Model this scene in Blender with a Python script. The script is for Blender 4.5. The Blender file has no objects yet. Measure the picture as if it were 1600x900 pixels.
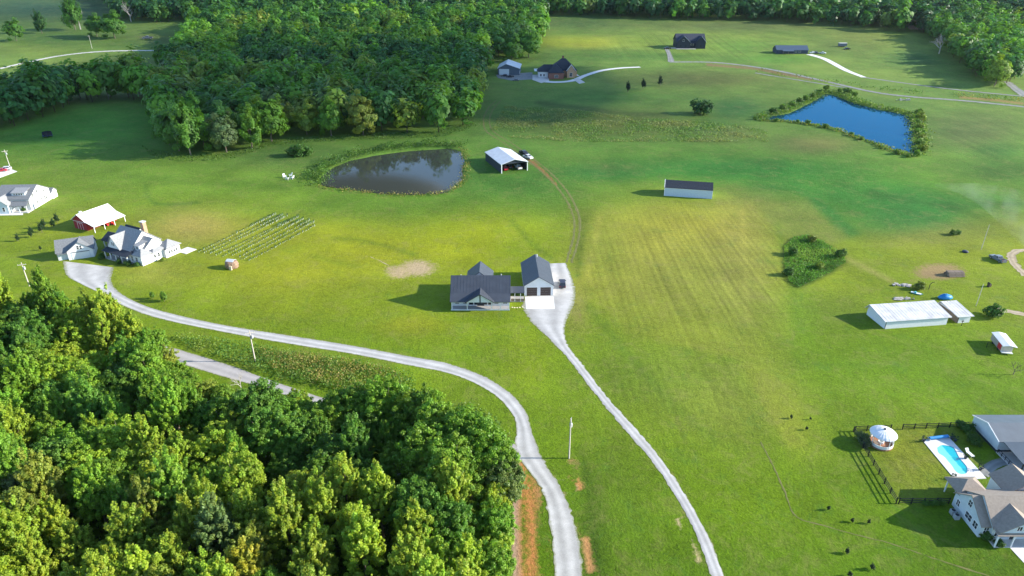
import bpy, bmesh, math, random
import numpy as np
from mathutils import Vector, Matrix
from mathutils.geometry import tessellate_polygon

scene = bpy.context.scene
C = scene.collection
rad = math.radians
random.seed(7)
rng = np.random.default_rng(7)

# ------------------------------------------------------------------ camera, sky, sun, exposure
FOC, PITCH, CAMH = 1067.0, rad(26.7), 90.0
cam = bpy.data.objects.new('camera', bpy.data.cameras.new('camera'))
C.objects.link(cam)
cam.location = (0, 0, CAMH)
cam.rotation_euler = (rad(90) - PITCH, 0, 0)
cam.data.sensor_width = 36
cam.data.lens = 36 * FOC / 1600
cam.data.clip_start = 1
cam.data.clip_end = 20000
scene.camera = cam

SUN_EL = rad(22.5)
world = bpy.data.worlds.new('World'); scene.world = world; world.use_nodes = True
wn = world.node_tree.nodes; wl = world.node_tree.links
sky = wn.new('ShaderNodeTexSky'); sky.sky_type = 'NISHITA'; sky.sun_disc = False
sky.sun_elevation = SUN_EL; sky.sun_rotation = rad(90); sky.air_density = 1.0; sky.dust_density = 0.2; sky.ozone_density = 3.2
bg = wn['Background']; bg.inputs['Strength'].default_value = 0.15
wl.new(sky.outputs[0], bg.inputs['Color'])
sun = bpy.data.objects.new('sun', bpy.data.lights.new('sun', 'SUN'))
C.objects.link(sun)
sun.data.energy = 4.7; sun.data.angle = rad(0.55); sun.data.color = (1.0, 0.93, 0.80)
sun.rotation_euler = Vector((-math.cos(SUN_EL), 0.0, -math.sin(SUN_EL))).to_track_quat('-Z', 'Y').to_euler()
vs = scene.view_settings
vs.view_transform = 'Standard'; vs.look = 'None'; vs.exposure = 1.18; vs.gamma = 1.0; vs.use_curve_mapping = False
scene.cycles.max_bounces = 6; scene.cycles.diffuse_bounces = 2; scene.cycles.glossy_bounces = 2
scene.cycles.transmission_bounces = 2; scene.cycles.transparent_max_bounces = 6; scene.cycles.volume_bounces = 0
scene.cycles.use_denoising = True

# ------------------------------------------------------------------ terrain function and pixel -> ground
CP, SP = math.cos(PITCH), math.sin(PITCH)
def rise(Y):
    t = max(0.0, Y - 460); a, s = 240.0, .062
    if t < a: return s*t*t/(2*a)
    if t < 1000: return s*(t - a/2)
    return s*(1000 - a/2) + s*(1 - math.exp(-(t - 1000)/200))*200
def rise_np(Y):
    t = np.maximum(0, Y - 460); a, s = 240.0, .062
    return np.where(t < a, s*t*t/(2*a), np.where(t < 1000, s*(t - a/2), s*(1000 - a/2) + s*(1 - np.exp(-(np.maximum(t, 1000) - 1000)/200))*200))
def G(px, py, z=None):
    u, v = (px - 800)/FOC, -(py - 450)/FOC
    d = (u, CP + v*SP, -SP + v*CP)
    zz = 0.0 if z is None else z
    for _ in range(40):
        t = (zz - CAMH)/d[2]; x, y = t*d[0], t*d[1]
        if z is not None: break
        zz = .5*zz + .5*rise(y)
    return Vector((x, y, zz))
def proj_np(x, y, z):
    z = z - CAMH
    Z = y*CP - z*SP; V = y*SP + z*CP
    Z = np.where(Z < 5, 5, Z)
    return 800 + FOC*x/Z, 450 - FOC*V/Z
def inpoly(px, py, poly):
    px = np.asarray(px, float); py = np.asarray(py, float)
    ins = np.zeros(px.shape, bool); n = len(poly)
    for i in range(n):
        x0, y0 = poly[i]; x1, y1 = poly[(i + 1) % n]
        c = ((y0 > py) != (y1 > py)) & (px < (x1 - x0)*(py - y0)/((y1 - y0) if y1 != y0 else 1e-9) + x0)
        ins ^= c
    return ins

# ------------------------------------------------------------------ materials
def srgb(r, g, b):
    f = lambda c: (c/255/12.92) if c/255 <= .04045 else ((c/255 + .055)/1.055)**2.4
    return (f(r), f(g), f(b))
MATS = {}
def mat(name, col, rough=.7, var=.12, scale=1.5, metal=0.0, spec=.3, bump=0.0, bscale=8.0, col2=None):
    if name in MATS: return MATS[name]
    m = bpy.data.materials.new(name); m.use_nodes = True
    n, l = m.node_tree.nodes, m.node_tree.links
    p = n['Principled BSDF']
    p.inputs['Roughness'].default_value = rough; p.inputs['Metallic'].default_value = metal
    p.inputs['Specular IOR Level'].default_value = spec
    tc = n.new('ShaderNodeTexCoord')
    nz = n.new('ShaderNodeTexNoise'); nz.inputs['Scale'].default_value = scale; nz.inputs['Detail'].default_value = 5
    l.new(tc.outputs['Object'], nz.inputs['Vector'])
    r = n.new('ShaderNodeValToRGB')
    r.color_ramp.elements[0].position = .3; r.color_ramp.elements[1].position = .7
    c2 = col2 or tuple(min(1, c*(1 + var)) for c in col)
    c1 = tuple(c*(1 - var) for c in col) if col2 is None else col
    r.color_ramp.elements[0].color = (*c1, 1); r.color_ramp.elements[1].color = (*c2, 1)
    l.new(nz.outputs['Fac'], r.inputs['Fac']); l.new(r.outputs['Color'], p.inputs['Base Color'])
    if bump:
        b = n.new('ShaderNodeBump'); b.inputs['Strength'].default_value = bump
        nb = n.new('ShaderNodeTexNoise'); nb.inputs['Scale'].default_value = bscale; nb.inputs['Detail'].default_value = 4
        l.new(tc.outputs['Object'], nb.inputs['Vector']); l.new(nb.outputs['Fac'], b.inputs['Height']); l.new(b.outputs['Normal'], p.inputs['Normal'])
    MATS[name] = m
    return m
WHITE = mat('white_siding', (.74, .75, .76), .55, .04)
TRIM = mat('white_trim', (.8, .8, .79), .5, .03)
BLUEGREY = mat('pale_grey_siding', (.58, .64, .68), .6, .05)
DARKROOF = mat('charcoal_metal_roof', (.06, .068, .085), .42, .12, .6, spec=.5)
STEEL = mat('galvanised_roof', (.62, .64, .66), .45, .08, .5, spec=.5)
WHITEROOF = mat('white_metal_roof', (.74, .74, .73), .5, .06, .4)
WORNROOF = mat('weathered_white_roof', (.48, .47, .46), .7, scale=.45, col2=(.74, .73, .71))
SHINGLE = mat('grey_shingle', (.17, .18, .19), .85, .16, 2.5)
LSHINGLE = mat('light_grey_shingle', (.27, .275, .28), .85, .14, 2.5)
TAN = mat('tan_shingle', (.30, .25, .205), .85, .13, 2.5)
BLACKSH = mat('black_shingle', (.028, .036, .05), .8, .2, 2)
NAVY = mat('dark_blue_siding', (.035, .045, .06), .6, .15)
SLATEWALL = mat('slate_siding', (.08, .115, .155), .6, .1)
RED = mat('barn_red_boards', (.32, .025, .035), .65, .15)
REDBRIGHT = mat('bright_red_paint', (.55, .03, .04), .45, .1)
BRICKM = mat('red_brick', (.22, .10, .08), .85, .2, 4)
TANBRICK = mat('tan_brick', (.42, .27, .17), .85, .2, 4)
WOODD = mat('dark_stained_wood', (.05, .037, .03), .6, .2, 3)
BROWNDOOR = mat('brown_door', (.07, .05, .045), .5, .1)
WOODP = mat('weathered_pole_wood', (.55, .50, .44), .8, .15, 3)
WOOD = mat('grey_brown_wood', (.23, .18, .14), .8, .2, 3)
BLACKFENCE = mat('black_fence_paint', (.018, .018, .018), .6, .2, 3)
GLASS = mat('window_glass', (.03, .04, .05), .08, .1, 1, spec=.6)
CONC = mat('concrete', (.62, .60, .57), .8, .06, .6, bump=.1)
FLOORC = mat('porch_floor', (.36, .35, .34), .8, .08, .8)
TYRE = mat('black_rubber', (.02, .02, .02), .8)
CHROME = mat('bright_metal', (.6, .6, .6), .3, .05, metal=.8)
STRAW = mat('straw', (.20, .12, .085), .95, scale=2.5, col2=(.40, .28, .19), bump=.8, bscale=6)
BARK = mat('bark', (.17, .14, .11), .9, .25, 2)
PALEBARK = mat('pale_dead_bark', (.40, .37, .34), .9, .15, 2)
BLUETARP = mat('blue_tarp', (.02, .22, .52), .45, .15, 1)
CYANP = mat('turquoise_plastic', (.12, .5, .55), .4, .1)
NAVYP = mat('navy_padding', (.01, .025, .12), .5, .1)
BLACKNET = mat('black_net', (.015, .018, .025), .7)
STONE = mat('pale_stone', (.42, .39, .36), .9, .2, 3)
LAMPM = mat('clear_lens', (.75, .75, .72), .15, .02)
TAILM = mat('red_lens', (.4, .02, .02), .2, .02)

# ------------------------------------------------------------------ builders
def tag(o, label=None, cat=None, group=None, kind=None):
    if label: o['label'] = label
    if cat: o['category'] = cat
    if group: o['group'] = group
    if kind: o['kind'] = kind
    return o
def empty(name, loc, rz=0.0, label=None, cat=None, group=None):
    o = bpy.data.objects.new(name, None); C.objects.link(o)
    o.location = loc; o.rotation_euler = (0, 0, rz); o.empty_display_size = .5
    return tag(o, label, cat, group)
class MB:
    def __init__(s): s.v, s.f, s.m = [], [], []
    def add(s, pts, faces, mi=0):
        b = len(s.v); s.v += [tuple(p) for p in pts]
        for f in faces: s.f.append(tuple(b + i for i in f)); s.m.append(mi)
        return s
    def box(s, x0, x1, y0, y1, z0, z1, mi=0):
        return s.add([(x0,y0,z0),(x1,y0,z0),(x1,y1,z0),(x0,y1,z0),(x0,y0,z1),(x1,y0,z1),(x1,y1,z1),(x0,y1,z1)],
                     [(3,2,1,0),(4,5,6,7),(0,1,5,4),(1,2,6,5),(2,3,7,6),(3,0,4,7)], mi)
    def prism(s, sec, a0, a1, axis='x', mi=0):     # sec: (across, z) pairs
        f = (lambda a, q: (a, q[0], q[1])) if axis == 'x' else (lambda a, q: (q[0], a, q[1]))
        n = len(sec)
        return s.add([f(a0, q) for q in sec] + [f(a1, q) for q in sec],
                     [tuple(range(n)), tuple(range(2*n - 1, n - 1, -1))] + [(i, (i+1) % n, n + (i+1) % n, n + i) for i in range(n)], mi)
    def tube(s, p0, p1, r0, r1=None, n=8, mi=0):
        r1 = r0 if r1 is None else r1
        p0, p1 = Vector(p0), Vector(p1); d = (p1 - p0).normalized()
        a = d.orthogonal().normalized(); b = d.cross(a)
        ring = lambda p, r: [p + (a*math.cos(2*math.pi*i/n) + b*math.sin(2*math.pi*i/n))*r for i in range(n)]
        return s.add(ring(p0, r0) + ring(p1, r1), [tuple(range(n)), tuple(range(2*n - 1, n - 1, -1))] + [(i, (i+1) % n, n + (i+1) % n, n + i) for i in range(n)], mi)
    def lathe(s, prof, n=20, cx=0, cy=0, mi=0):    # prof: (r, z)
        b = len(s.v)
        for r, z in prof:
            s.v += [(cx + r*math.cos(2*math.pi*i/n), cy + r*math.sin(2*math.pi*i/n), z) for i in range(n)]
        for k in range(len(prof) - 1):
            for i in range(n):
                j = (i + 1) % n
                s.f.append((b + k*n + i, b + k*n + j, b + (k+1)*n + j, b + (k+1)*n + i)); s.m.append(mi)
        s.f.append(tuple(b + i for i in range(n))[::-1]); s.m.append(mi)
        s.f.append(tuple(b + (len(prof)-1)*n + i for i in range(n))); s.m.append(mi)
        return s
    def mesh(s, name, mats, smooth=False, bevel=0):
        me = bpy.data.meshes.new(name); me.from_pydata(s.v, [], s.f)
        for mm in (mats if isinstance(mats, (list, tuple)) else [mats]): me.materials.append(mm)
        me.polygons.foreach_set('material_index', s.m)
        bm = bmesh.new(); bm.from_mesh(me); bmesh.ops.recalc_face_normals(bm, faces=bm.faces)
        if bevel: bmesh.ops.bevel(bm, geom=bm.edges[:], offset=bevel, segments=2, affect='EDGES', profile=.6, clamp_overlap=True)
        bm.to_mesh(me); bm.free()
        if smooth: me.polygons.foreach_set('use_smooth', [True]*len(me.polygons))
        return me
    def build(s, name, mats, parent=None, loc=(0,0,0), rz=0.0, **k):
        return link(name, s.mesh(name, mats, **k), parent, loc, rz)
def link(name, me, parent=None, loc=(0,0,0), rz=0.0):
    o = bpy.data.objects.new(name, me); C.objects.link(o); o.location = loc; o.rotation_euler = (0,0,rz)
    if parent is not None: o.parent = parent
    return o
def copy_tree(o, loc=None, rz=None, scale=None, parent=None):
    c = o.copy(); C.objects.link(c); c.parent = parent
    if loc is not None: c.location = loc
    if rz is not None: c.rotation_euler = (0, 0, rz)
    if scale is not None: c.scale = scale
    for ch in o.children: copy_tree(ch, parent=c)
    return c
FACE = {'f': 0.0, 'r': math.pi/2, 'b': math.pi, 'l': -math.pi/2}
_cache = {}
def window(parent, x, y, z, w, h, face='f', nx=1, ny=1, trim=None):
    """window frame (proud of the wall) with a recessed glass pane as sub-part"""
    trim = trim or TRIM
    k = ('w', w, h, nx, ny, trim.name)
    if k not in _cache:
        t = .09; m = MB()
        m.box(-w/2-t, -w/2, -.06, .03, -t, h+t); m.box(w/2, w/2+t, -.06, .03, -t, h+t)
        m.box(-w/2, w/2, -.06, .03, h, h+t); m.box(-w/2, w/2, -.09, .03, -t, 0)
        for i in range(1, nx + 1 if nx > 1 else 1):
            if i < nx: m.box(-w/2+w*i/nx-.03, -w/2+w*i/nx+.03, -.045, .02, 0, h)
        for i in range(1, ny):
            m.box(-w/2, w/2, -.042, .018, h*i/ny-.025, h*i/ny+.025)
        g = MB().box(-w/2, w/2, -.02, .015, 0, h)
        _cache[k] = (m.mesh('window', trim), g.mesh('pane', GLASS))
    a, b = _cache[k]
    o = link('window', a, parent, (x, y, z), FACE[face])
    link('pane', b, o)
    return o
def door(parent, x, y, z, w, h, face='f', m=None, trim=None, name='door'):
    m = m or BROWNDOOR; trim = trim or TRIM
    d = MB(); t = .1
    d.box(-w/2-t, -w/2, -.05, .03, 0, h+t); d.box(w/2, w/2+t, -.05, .03, 0, h+t); d.box(-w/2, w/2, -.05, .03, h, h+t)
    o = d.build('door_frame' if name == 'door' else name, trim, parent, (x, y, z), FACE[face])
    MB().box(-w/2, w/2, -.03, .02, 0, h).build('leaf', m, o)
    MB().box(w/2-.16, w/2-.08, -.07, -.03, h*.45, h*.5).build('handle', CHROME, o)
    return o
def garage_door(parent, x, y, z, w, h, face='f', m=None, trim=None, n=4):
    m = m or BROWNDOOR; trim = trim or TRIM
    d = MB(); t = .14
    d.box(-w/2-t, -w/2, -.06, .03, 0, h+t); d.box(w/2, w/2+t, -.06, .03, 0, h+t); d.box(-w/2, w/2, -.06, .03, h, h+t)
    d.box(-w/2, w/2, .0, .028, 0, h)
    o = d.build('garage_door', trim, parent, (x, y, z), FACE[face])
    pm = MB().box(-w/2+.01, w/2-.01, -.03, -.002, .012, h/n-.012).mesh('panel', m)
    for i in range(n): link('panel', pm, o, (0, 0, h*i/n))
    return o
def gable(root, axis, a0, a1, b0, b1, ze, zr, roofm, wallm, o=.45, oa=None, bm=None, t=.16, ze1=None, zb=0.0, roof='roof', wall='wall', seams=0.0):
    """walls (closed gabled block) and a roof slab; ridge along axis; b = across"""
    bm = (b0 + b1)/2 if bm is None else bm
    ze1 = ze if ze1 is None else ze1; oa = o if oa is None else oa
    s0, s1 = (zr - ze)/(bm - b0), (zr - ze1)/(b1 - bm)
    w = None
    if wallm is not None:
        w = MB().prism([(b0, zb), (b0, ze - .03), (bm, zr - .03), (b1, ze1 - .03), (b1, zb)], a0, a1, axis).build(wall, wallm, root)
    e0, e1 = (b0 - o, ze - s0*o), (b1 + o, ze1 - s1*o)
    r = MB().prism([e0, (bm, zr), e1, (e1[0], e1[1] + t), (bm, zr + t), (e0[0], e0[1] + t)], a0 - oa, a1 + oa, axis).build(roof, roofm, root)
    if seams:
        m = MB(); a = a0 - oa + .1
        while a < a1 + oa:
            for (p, q) in ((e0, (bm, zr)), ((bm, zr), e1)):
                pr = lambda k: (p[0] + (q[0]-p[0])*k, p[1] + (q[1]-p[1])*k + t)
                A, B = pr(.01), pr(.99)
                m.prism([(A[0], A[1]-.02), (B[0], B[1]-.02), (B[0], B[1]+.05), (A[0], A[1]+.05)], a, a + .09, axis)
            a += seams
        so = m.build('roof_seam', roofm, r); so['kind'] = 'stuff'
    return w, r
def hip(root, x0, x1, y0, y1, ze, zr, roofm, ridge=.5, axis='x', t=.14, o=.4, name='roof'):
    x0 -= o; x1 += o; y0 -= o; y1 += o
    if axis == 'x':
        k = (y1 - y0)/2*ridge*2*.5 if ridge else 0
        k = min((x1 - x0)/2, (y1 - y0)/2); r0, r1 = (x0 + k, (y0+y1)/2), (x1 - k, (y0+y1)/2)
    else:
        k = min((x1 - x0)/2, (y1 - y0)/2); r0, r1 = ((x0+x1)/2, y0 + k), ((x0+x1)/2, y1 - k)
    m = MB()
    b = [(x0,y0,ze),(x1,y0,ze),(x1,y1,ze),(x0,y1,ze),(x0,y0,ze+t),(x1,y0,ze+t),(x1,y1,ze+t),(x0,y1,ze+t),(*r0,zr),(*r1,zr)]
    if axis == 'x': fs = [(3,2,1,0),(0,1,5,4),(1,2,6,5),(2,3,7,6),(3,0,4,7),(4,5,9,8),(5,6,9),(6,7,8,9),(7,4,8)]
    else: fs = [(3,2,1,0),(0,1,5,4),(1,2,6,5),(2,3,7,6),(3,0,4,7),(4,5,8),(5,6,9,8),(6,7,9),(7,4,8,9)]
    return m.add(b, fs).build(name, roofm, root)
def shed_roof(root, x0, x1, y0, y1, zf, zb, roofm, t=.12, name='porch_roof', axis='x'):
    return MB().prism([(y0, zf), (y1, zb), (y1, zb + t), (y0, zf + t)], x0, x1, axis).build(name, roofm, root)
def posts(root, xs, y, z0, z1, r=.1, m=None, name='porch_post', axis='x'):
    pm = MB().box(-r, r, -r, r, 0, z1 - z0).mesh(name, m or TRIM)
    for x in xs: link(name, pm, root, (x, y, z0) if axis == 'x' else (y, x, z0))
# ------------------------------------------------------------------ ground: one graded sheet, grass colours (some cloud shade painted in) and bare soil stored per vertex
POND_A = [(505,287),(504,280),(509,271),(524,261),(548,251),(585,243),(640,236),(700,232),(716,236),(722,250),(718,280),(705,293),(690,300),(650,302),(600,301),(560,296),(530,292),(514,290)]
POND_B = [(1188,184.5),(1235,177),(1270,160),(1290,147),(1303,149),(1330,160),(1370,171),(1415,179),(1424,190),(1428,220),(1426,238),(1395,231),(1350,215),(1300,197),(1260,190)]
def wpoly(pts): return [tuple(G(*p)[:2]) for p in pts]
def sdist(x, y, poly):
    d = np.full(x.shape, 1e9)
    for i in range(len(poly)):
        ax, ay = poly[i]; bx, by = poly[(i+1) % len(poly)]
        t = np.clip(((x-ax)*(bx-ax) + (y-ay)*(by-ay))/((bx-ax)**2 + (by-ay)**2 + 1e-9), 0, 1)
        d = np.minimum(d, np.hypot(x - ax - t*(bx-ax), y - ay - t*(by-ay)))
    return np.where(inpoly(x, y, poly), -d, d)
def ldist(px, py, pts):
    d = np.full(px.shape, 1e9)
    for (ax, ay), (bx, by) in zip(pts[:-1], pts[1:]):
        t = np.clip(((px-ax)*(bx-ax) + (py-ay)*(by-ay))/((bx-ax)**2 + (by-ay)**2 + 1e-9), 0, 1)
        d = np.minimum(d, np.hypot(px - ax - t*(bx-ax), py - ay - t*(by-ay)))
    return d
def axis(lo, a, b, hi, step, g):
    mid = list(np.arange(a, b + 1e-6, step)); up, s = [], step
    x = mid[-1]
    while x < hi: s *= g; x += s; up.append(x)
    dn, s, x = [], step, mid[0]
    while x > lo: s *= 1.6; x -= s; dn.append(x)
    return np.array(dn[::-1] + mid + up)
xs = axis(-5000, -310, 310, 5000, 1.5, 1.12)
xs = np.array(sorted(set(np.round(np.concatenate([-xs[xs > 0], [0.0], xs[xs > 0]]), 4))))
ys = axis(-400, 60, 345, 346, 1.1, 1.01); y2 = list(ys); s = 1.2
while y2[-1] < 9000: s *= 1.012 if y2[-1] < 900 else 1.12; y2.append(y2[-1] + s)
ys = np.array(y2)
GX, GY = np.meshgrid(xs, ys); GX, GY = GX.ravel(), GY.ravel()
GZ = rise_np(GY)
for P_ in (POND_A, POND_B):
    poly = wpoly(P_); px_ = [p[0] for p in poly]; py_ = [p[1] for p in poly]
    sel = (GX > min(px_)-6) & (GX < max(px_)+6) & (GY > min(py_)-6) & (GY < max(py_)+6)
    d = sdist(GX[sel], GY[sel], poly); t = np.clip((2.4 - d)/4.2, 0, 1)
    GZ[sel] -= 1.5*t*t*(3 - 2*t)
PX, PY = proj_np(GX, GY, rise_np(GY))
PX = np.clip(PX, -900, 2500); PY = np.clip(PY, -120, 1500)
lin = lambda c: np.array(srgb(*c))
rows = [(-90,(62,98,62)),(20,(94,128,62)),(60,(120,154,66)),(120,(122,160,70)),(180,(110,150,64)),(230,(106,154,58)),(300,(112,154,46)),(350,(134,160,40)),
        (420,(138,164,36)),(500,(124,156,30)),(600,(112,150,30)),(750,(102,141,24)),(900,(95,134,20))]  # row tones: the soft falloff into cloud shade is partly painted
ry = np.array([r[0] for r in rows]); rc = np.array([lin(r[1]) for r in rows])
COL = np.stack([np.interp(PY, ry, rc[:, k]) for k in range(3)], 1)
def vnoise(x, y, cell, seed):
    r = np.random.default_rng(seed).random((64, 64))
    u, v = x/cell, y/cell; i, j = np.floor(u).astype(int), np.floor(v).astype(int); fu, fv = u-i, v-j
    fu, fv = fu*fu*(3-2*fu), fv*fv*(3-2*fv)
    q = lambda a, b: r[a % 64, b % 64]
    return (q(i,j)*(1-fu) + q(i+1,j)*fu)*(1-fv) + (q(i,j+1)*(1-fu) + q(i+1,j+1)*fu)*fv
def blob(cx, cy, rx, ry, c, s=.7, p=1.3):
    q = ((PX-cx)/rx)**2 + ((PY-cy)/ry)**2
    w = (s*np.exp(-q**p))[:, None]
    COL[:] = COL*(1-w) + lin(c)*w
for b in [(120,195,170,36,(100,170,60),.85),(150,262,230,32,(92,138,42),.5),(60,300,120,40,(120,150,45),.5),(300,355,75,28,(176,164,98),.55),(240,425,60,22,(160,158,80),.4),
          (450,245,120,22,(74,112,58),.6),(800,285,140,40,(62,122,48),.7),(640,330,230,24,(84,140,46),.55),(540,395,170,52,(166,176,34),.7),(750,372,100,45,(172,184,28),.75),(830,400,50,50,(150,180,25),.6),(440,430,150,30,(150,165,40),.5),
          (480,480,140,25,(140,160,35),.5),(640,505,60,18,(160,165,45),.5),(820,560,40,60,(130,160,28),.5),(700,560,120,20,(105,150,30),.5),
          (1060,420,170,95,(152,157,66),.8),(1160,400,50,110,(168,166,84),.5),(950,390,30,60,(125,150,45),.4),(1060,590,130,70,(116,146,52),.6),(1000,500,80,40,(125,155,40),.4),
          (1250,520,28,95,(118,166,26),.6),(1150,640,90,60,(124,142,62),.45),(1420,580,160,60,(110,155,26),.6),(1300,480,60,30,(118,140,52),.4),(1450,360,120,26,(128,140,66),.7),(1540,440,90,50,(126,155,36),.5),
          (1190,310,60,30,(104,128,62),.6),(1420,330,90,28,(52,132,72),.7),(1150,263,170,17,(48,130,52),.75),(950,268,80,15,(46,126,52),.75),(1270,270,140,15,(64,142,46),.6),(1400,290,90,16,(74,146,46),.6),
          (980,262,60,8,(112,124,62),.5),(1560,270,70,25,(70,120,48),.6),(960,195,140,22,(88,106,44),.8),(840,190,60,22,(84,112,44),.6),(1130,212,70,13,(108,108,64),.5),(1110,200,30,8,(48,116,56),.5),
          (1090,122,130,14,(108,114,62),.75),(940,152,130,13,(70,128,50),.7),(1150,170,50,18,(52,118,58),.7),(1270,226,70,15,(128,118,76),.6),(1520,205,80,30,(108,122,72),.7),(1560,235,40,12,(60,118,50),.6),
          (1330,62,70,26,(118,138,68),.6),(1430,92,50,14,(54,116,58),.7),(1180,110,60,8,(80,130,55),.4),(900,66,70,10,(176,188,62),.9),(1000,66,40,9,(140,170,66),.7),(1150,72,50,12,(116,164,64),.7),(1000,88,140,7,(60,120,50),.5),(1220,92,60,8,(82,150,50),.7),
          (900,36,120,10,(76,108,62),.6),(1150,40,150,9,(92,108,66),.6),(60,12,110,18,(44,92,74),.8),(110,62,110,14,(62,116,52),.6),(200,95,90,10,(86,112,58),.6),(100,118,60,14,(128,132,74),.5),(260,62,60,8,(84,104,60),.6),  # dark teal corner lawn: cloud shade put into the grass colour
          (1430,715,50,50,(132,142,44),.7),(1470,690,50,18,(86,112,36),.5),(900,480,18,45,(150,140,90),.4),(960,760,60,120,(92,128,34),.5),(1250,800,180,60,(108,148,18),.6),(925,820,25,90,(72,104,26),.6),(760,620,60,40,(110,148,34),.5),(420,560,90,20,(120,130,60),.4)]:
    blob(*b)
def area(poly, c, s, soft):
    w = (s*np.clip(.5 - sdist(PX, PY, poly)/soft, 0, 1)*np.clip(.45 + .75*vnoise(GX, GY*.6, 17, 77) + .45*vnoise(GX, GY*.5, 6, 78), 0, 1.15))[:, None]
    COL[:] = COL*(1-w) + lin(c)*w
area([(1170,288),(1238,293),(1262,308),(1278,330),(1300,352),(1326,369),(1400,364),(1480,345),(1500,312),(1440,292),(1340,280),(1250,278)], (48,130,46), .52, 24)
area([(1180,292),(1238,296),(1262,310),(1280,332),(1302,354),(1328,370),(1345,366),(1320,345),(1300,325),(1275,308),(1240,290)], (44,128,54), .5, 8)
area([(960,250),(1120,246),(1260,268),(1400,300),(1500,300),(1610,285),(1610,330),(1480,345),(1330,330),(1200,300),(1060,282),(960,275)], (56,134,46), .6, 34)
def cline(pts, wd, c, s):
    w = (s*np.exp(-(ldist(PX, PY, pts)/wd)**2))[:, None]; COL[:] = COL*(1-w) + lin(c)*w
for l_ in [([(228,290),(230,305),(240,318),(270,320),(310,316)],3,(70,120,40),.6),([(520,372),(560,374),(610,386),(650,400)],3,(110,140,36),.6),([(490,400),(530,412),(560,416)],4,(120,150,40),.5),([(800,345),(830,380),(870,410)],4,(110,140,40),.6),([(790,350),(818,384),(850,408)],3,(170,180,60),.5),
           ([(938,340),(928,380),(918,430)],4,(180,185,80),.5),([(912,340),(908,380),(903,430)],5,(90,120,36),.6),([(1160,330),(1163,400),(1166,480),(1172,500)],4,(188,190,90),.5),([(1215,350),(1238,450),(1252,520)],5,(100,146,30),.6),([(920,480),(985,560),(1060,640),(1120,690)],6,(88,130,40),.45),
           ([(1130,560),(1250,570),(1400,570)],5,(100,145,40),.35),([(1100,600),(1250,610),(1390,600)],5,(130,160,60),.3),([(905,700),(925,770),(938,900)],7,(66,98,24),.6),([(960,720),(990,800),(1010,900)],6,(92,128,34),.4),([(640,490),(560,500),(460,500)],6,(120,150,40),.35),
           ([(200,275),(300,285),(450,292)],6,(82,128,40),.4),([(1290,390),(1340,412),(1395,440)],4,(186,180,110),.5),([(1360,300),(1470,322),(1600,318)],6,(60,110,44),.45),([(840,160),(900,168),(985,178),(1040,178)],4,(60,84,40),.55)]: cline(*l_)
area([(1195,330),(1262,310),(1300,354),(1326,371),(1300,380),(1230,372),(1200,352)], (120,140,70), .5, 14)
area([(930,326),(1000,318),(1175,318),(1200,345),(1222,420),(1240,560),(1262,700),(1230,700),(1150,560),(980,520),(910,440),(912,380)], (158,166,68), .28, 10)
area([(893,325),(930,326),(912,380),(905,430),(890,420),(899,380)], (110,130,44), .45, 8)
area([(1180,560),(1215,330),(1255,460),(1275,620),(1300,720),(1240,720)], (150,172,60), .25, 30)
area([(1340,668),(1500,668),(1520,690),(1480,690),(1440,690),(1500,755),(1480,785),(1405,783)], (128,148,46), .4, 6)
area([(1224,384),(1240,371),(1262,366),(1288,378),(1320,398),(1324,410),(1302,426),(1270,442),(1246,452),(1230,440),(1222,410)], (74,104,36), .9, 6)
# fine lumps in the colours (grass species), smooth value noise at a few scales
n1 = vnoise(GX, GY, 23, 1) - .5; n2 = vnoise(GX + GY*.3, GY, 9, 2) - .5; n3 = vnoise(GX, GY, 60, 3) - .5
COL *= (1 + .22*n1 + .16*n2 + .2*n3)[:, None]
COL[:, 0] *= 1.12 + .25*n3 + .14*n1; COL[:, 2] *= .98
SOIL = np.tile(lin((190,165,120)), (len(GX), 1)); DIRT = np.zeros(len(GX)); MOW = np.zeros(len(GX))
def soil_blob(cx, cy, rx, ry, c, s):
    w = s*np.exp(-(((PX-cx)/rx)**2 + ((PY-cy)/ry)**2)**1.2); k = w > DIRT*.8
    SOIL[k & (w > .05)] = lin(c); DIRT[:] = np.maximum(DIRT, w)
def soil_line(pts, wd, c, s):
    w = s*np.exp(-(ldist(PX, PY, pts)/wd)**2); k = (w > DIRT*.8) & (w > .05)
    SOIL[k] = lin(c); DIRT[:] = np.maximum(DIRT, w)
for b in [(652,419,38,18,(218,192,150),.9),(624,425,30,15,(218,192,146),.88),(612,422,18,10,(208,184,140),.8),(675,414,20,6,(200,180,130),.7),(600,408,22,6,(190,168,96),.6),(700,410,14,4,(190,180,110),.5),(1455,424,30,10,(178,150,98),.95),(1485,428,30,10,(170,140,96),.95),(1468,426,52,15,(176,150,104),1.0),(1468,420,50,12,(186,160,108),.9),(1430,438,20,6,(160,140,90),.6),
          (820,237,22,4,(160,120,80),.6),(835,255,16,8,(170,120,80),.6),(905,495,10,26,(178,140,104),.55),(893,520,8,16,(178,140,104),.5),(1505,800,9,6,(150,120,84),.5),(1440,640,1,1,(0,0,0),0),
          (895,722,20,9,(205,165,110),.7),(1395,465,30,10,(150,135,90),.5),(225,58,20,5,(120,110,80),.7),(235,66,30,4,(130,120,90),.5),(870,128,40,3,(150,130,95),.5),(760,165,16,16,(132,124,72),.5),
          (1440,190,6,9,(150,100,80),.8),(1190,198,30,6,(140,120,95),.5),(300,352,60,14,(186,170,112),.42),(700,404,8,3,(180,170,110),.4)]:
    soil_blob(*b)
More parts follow.
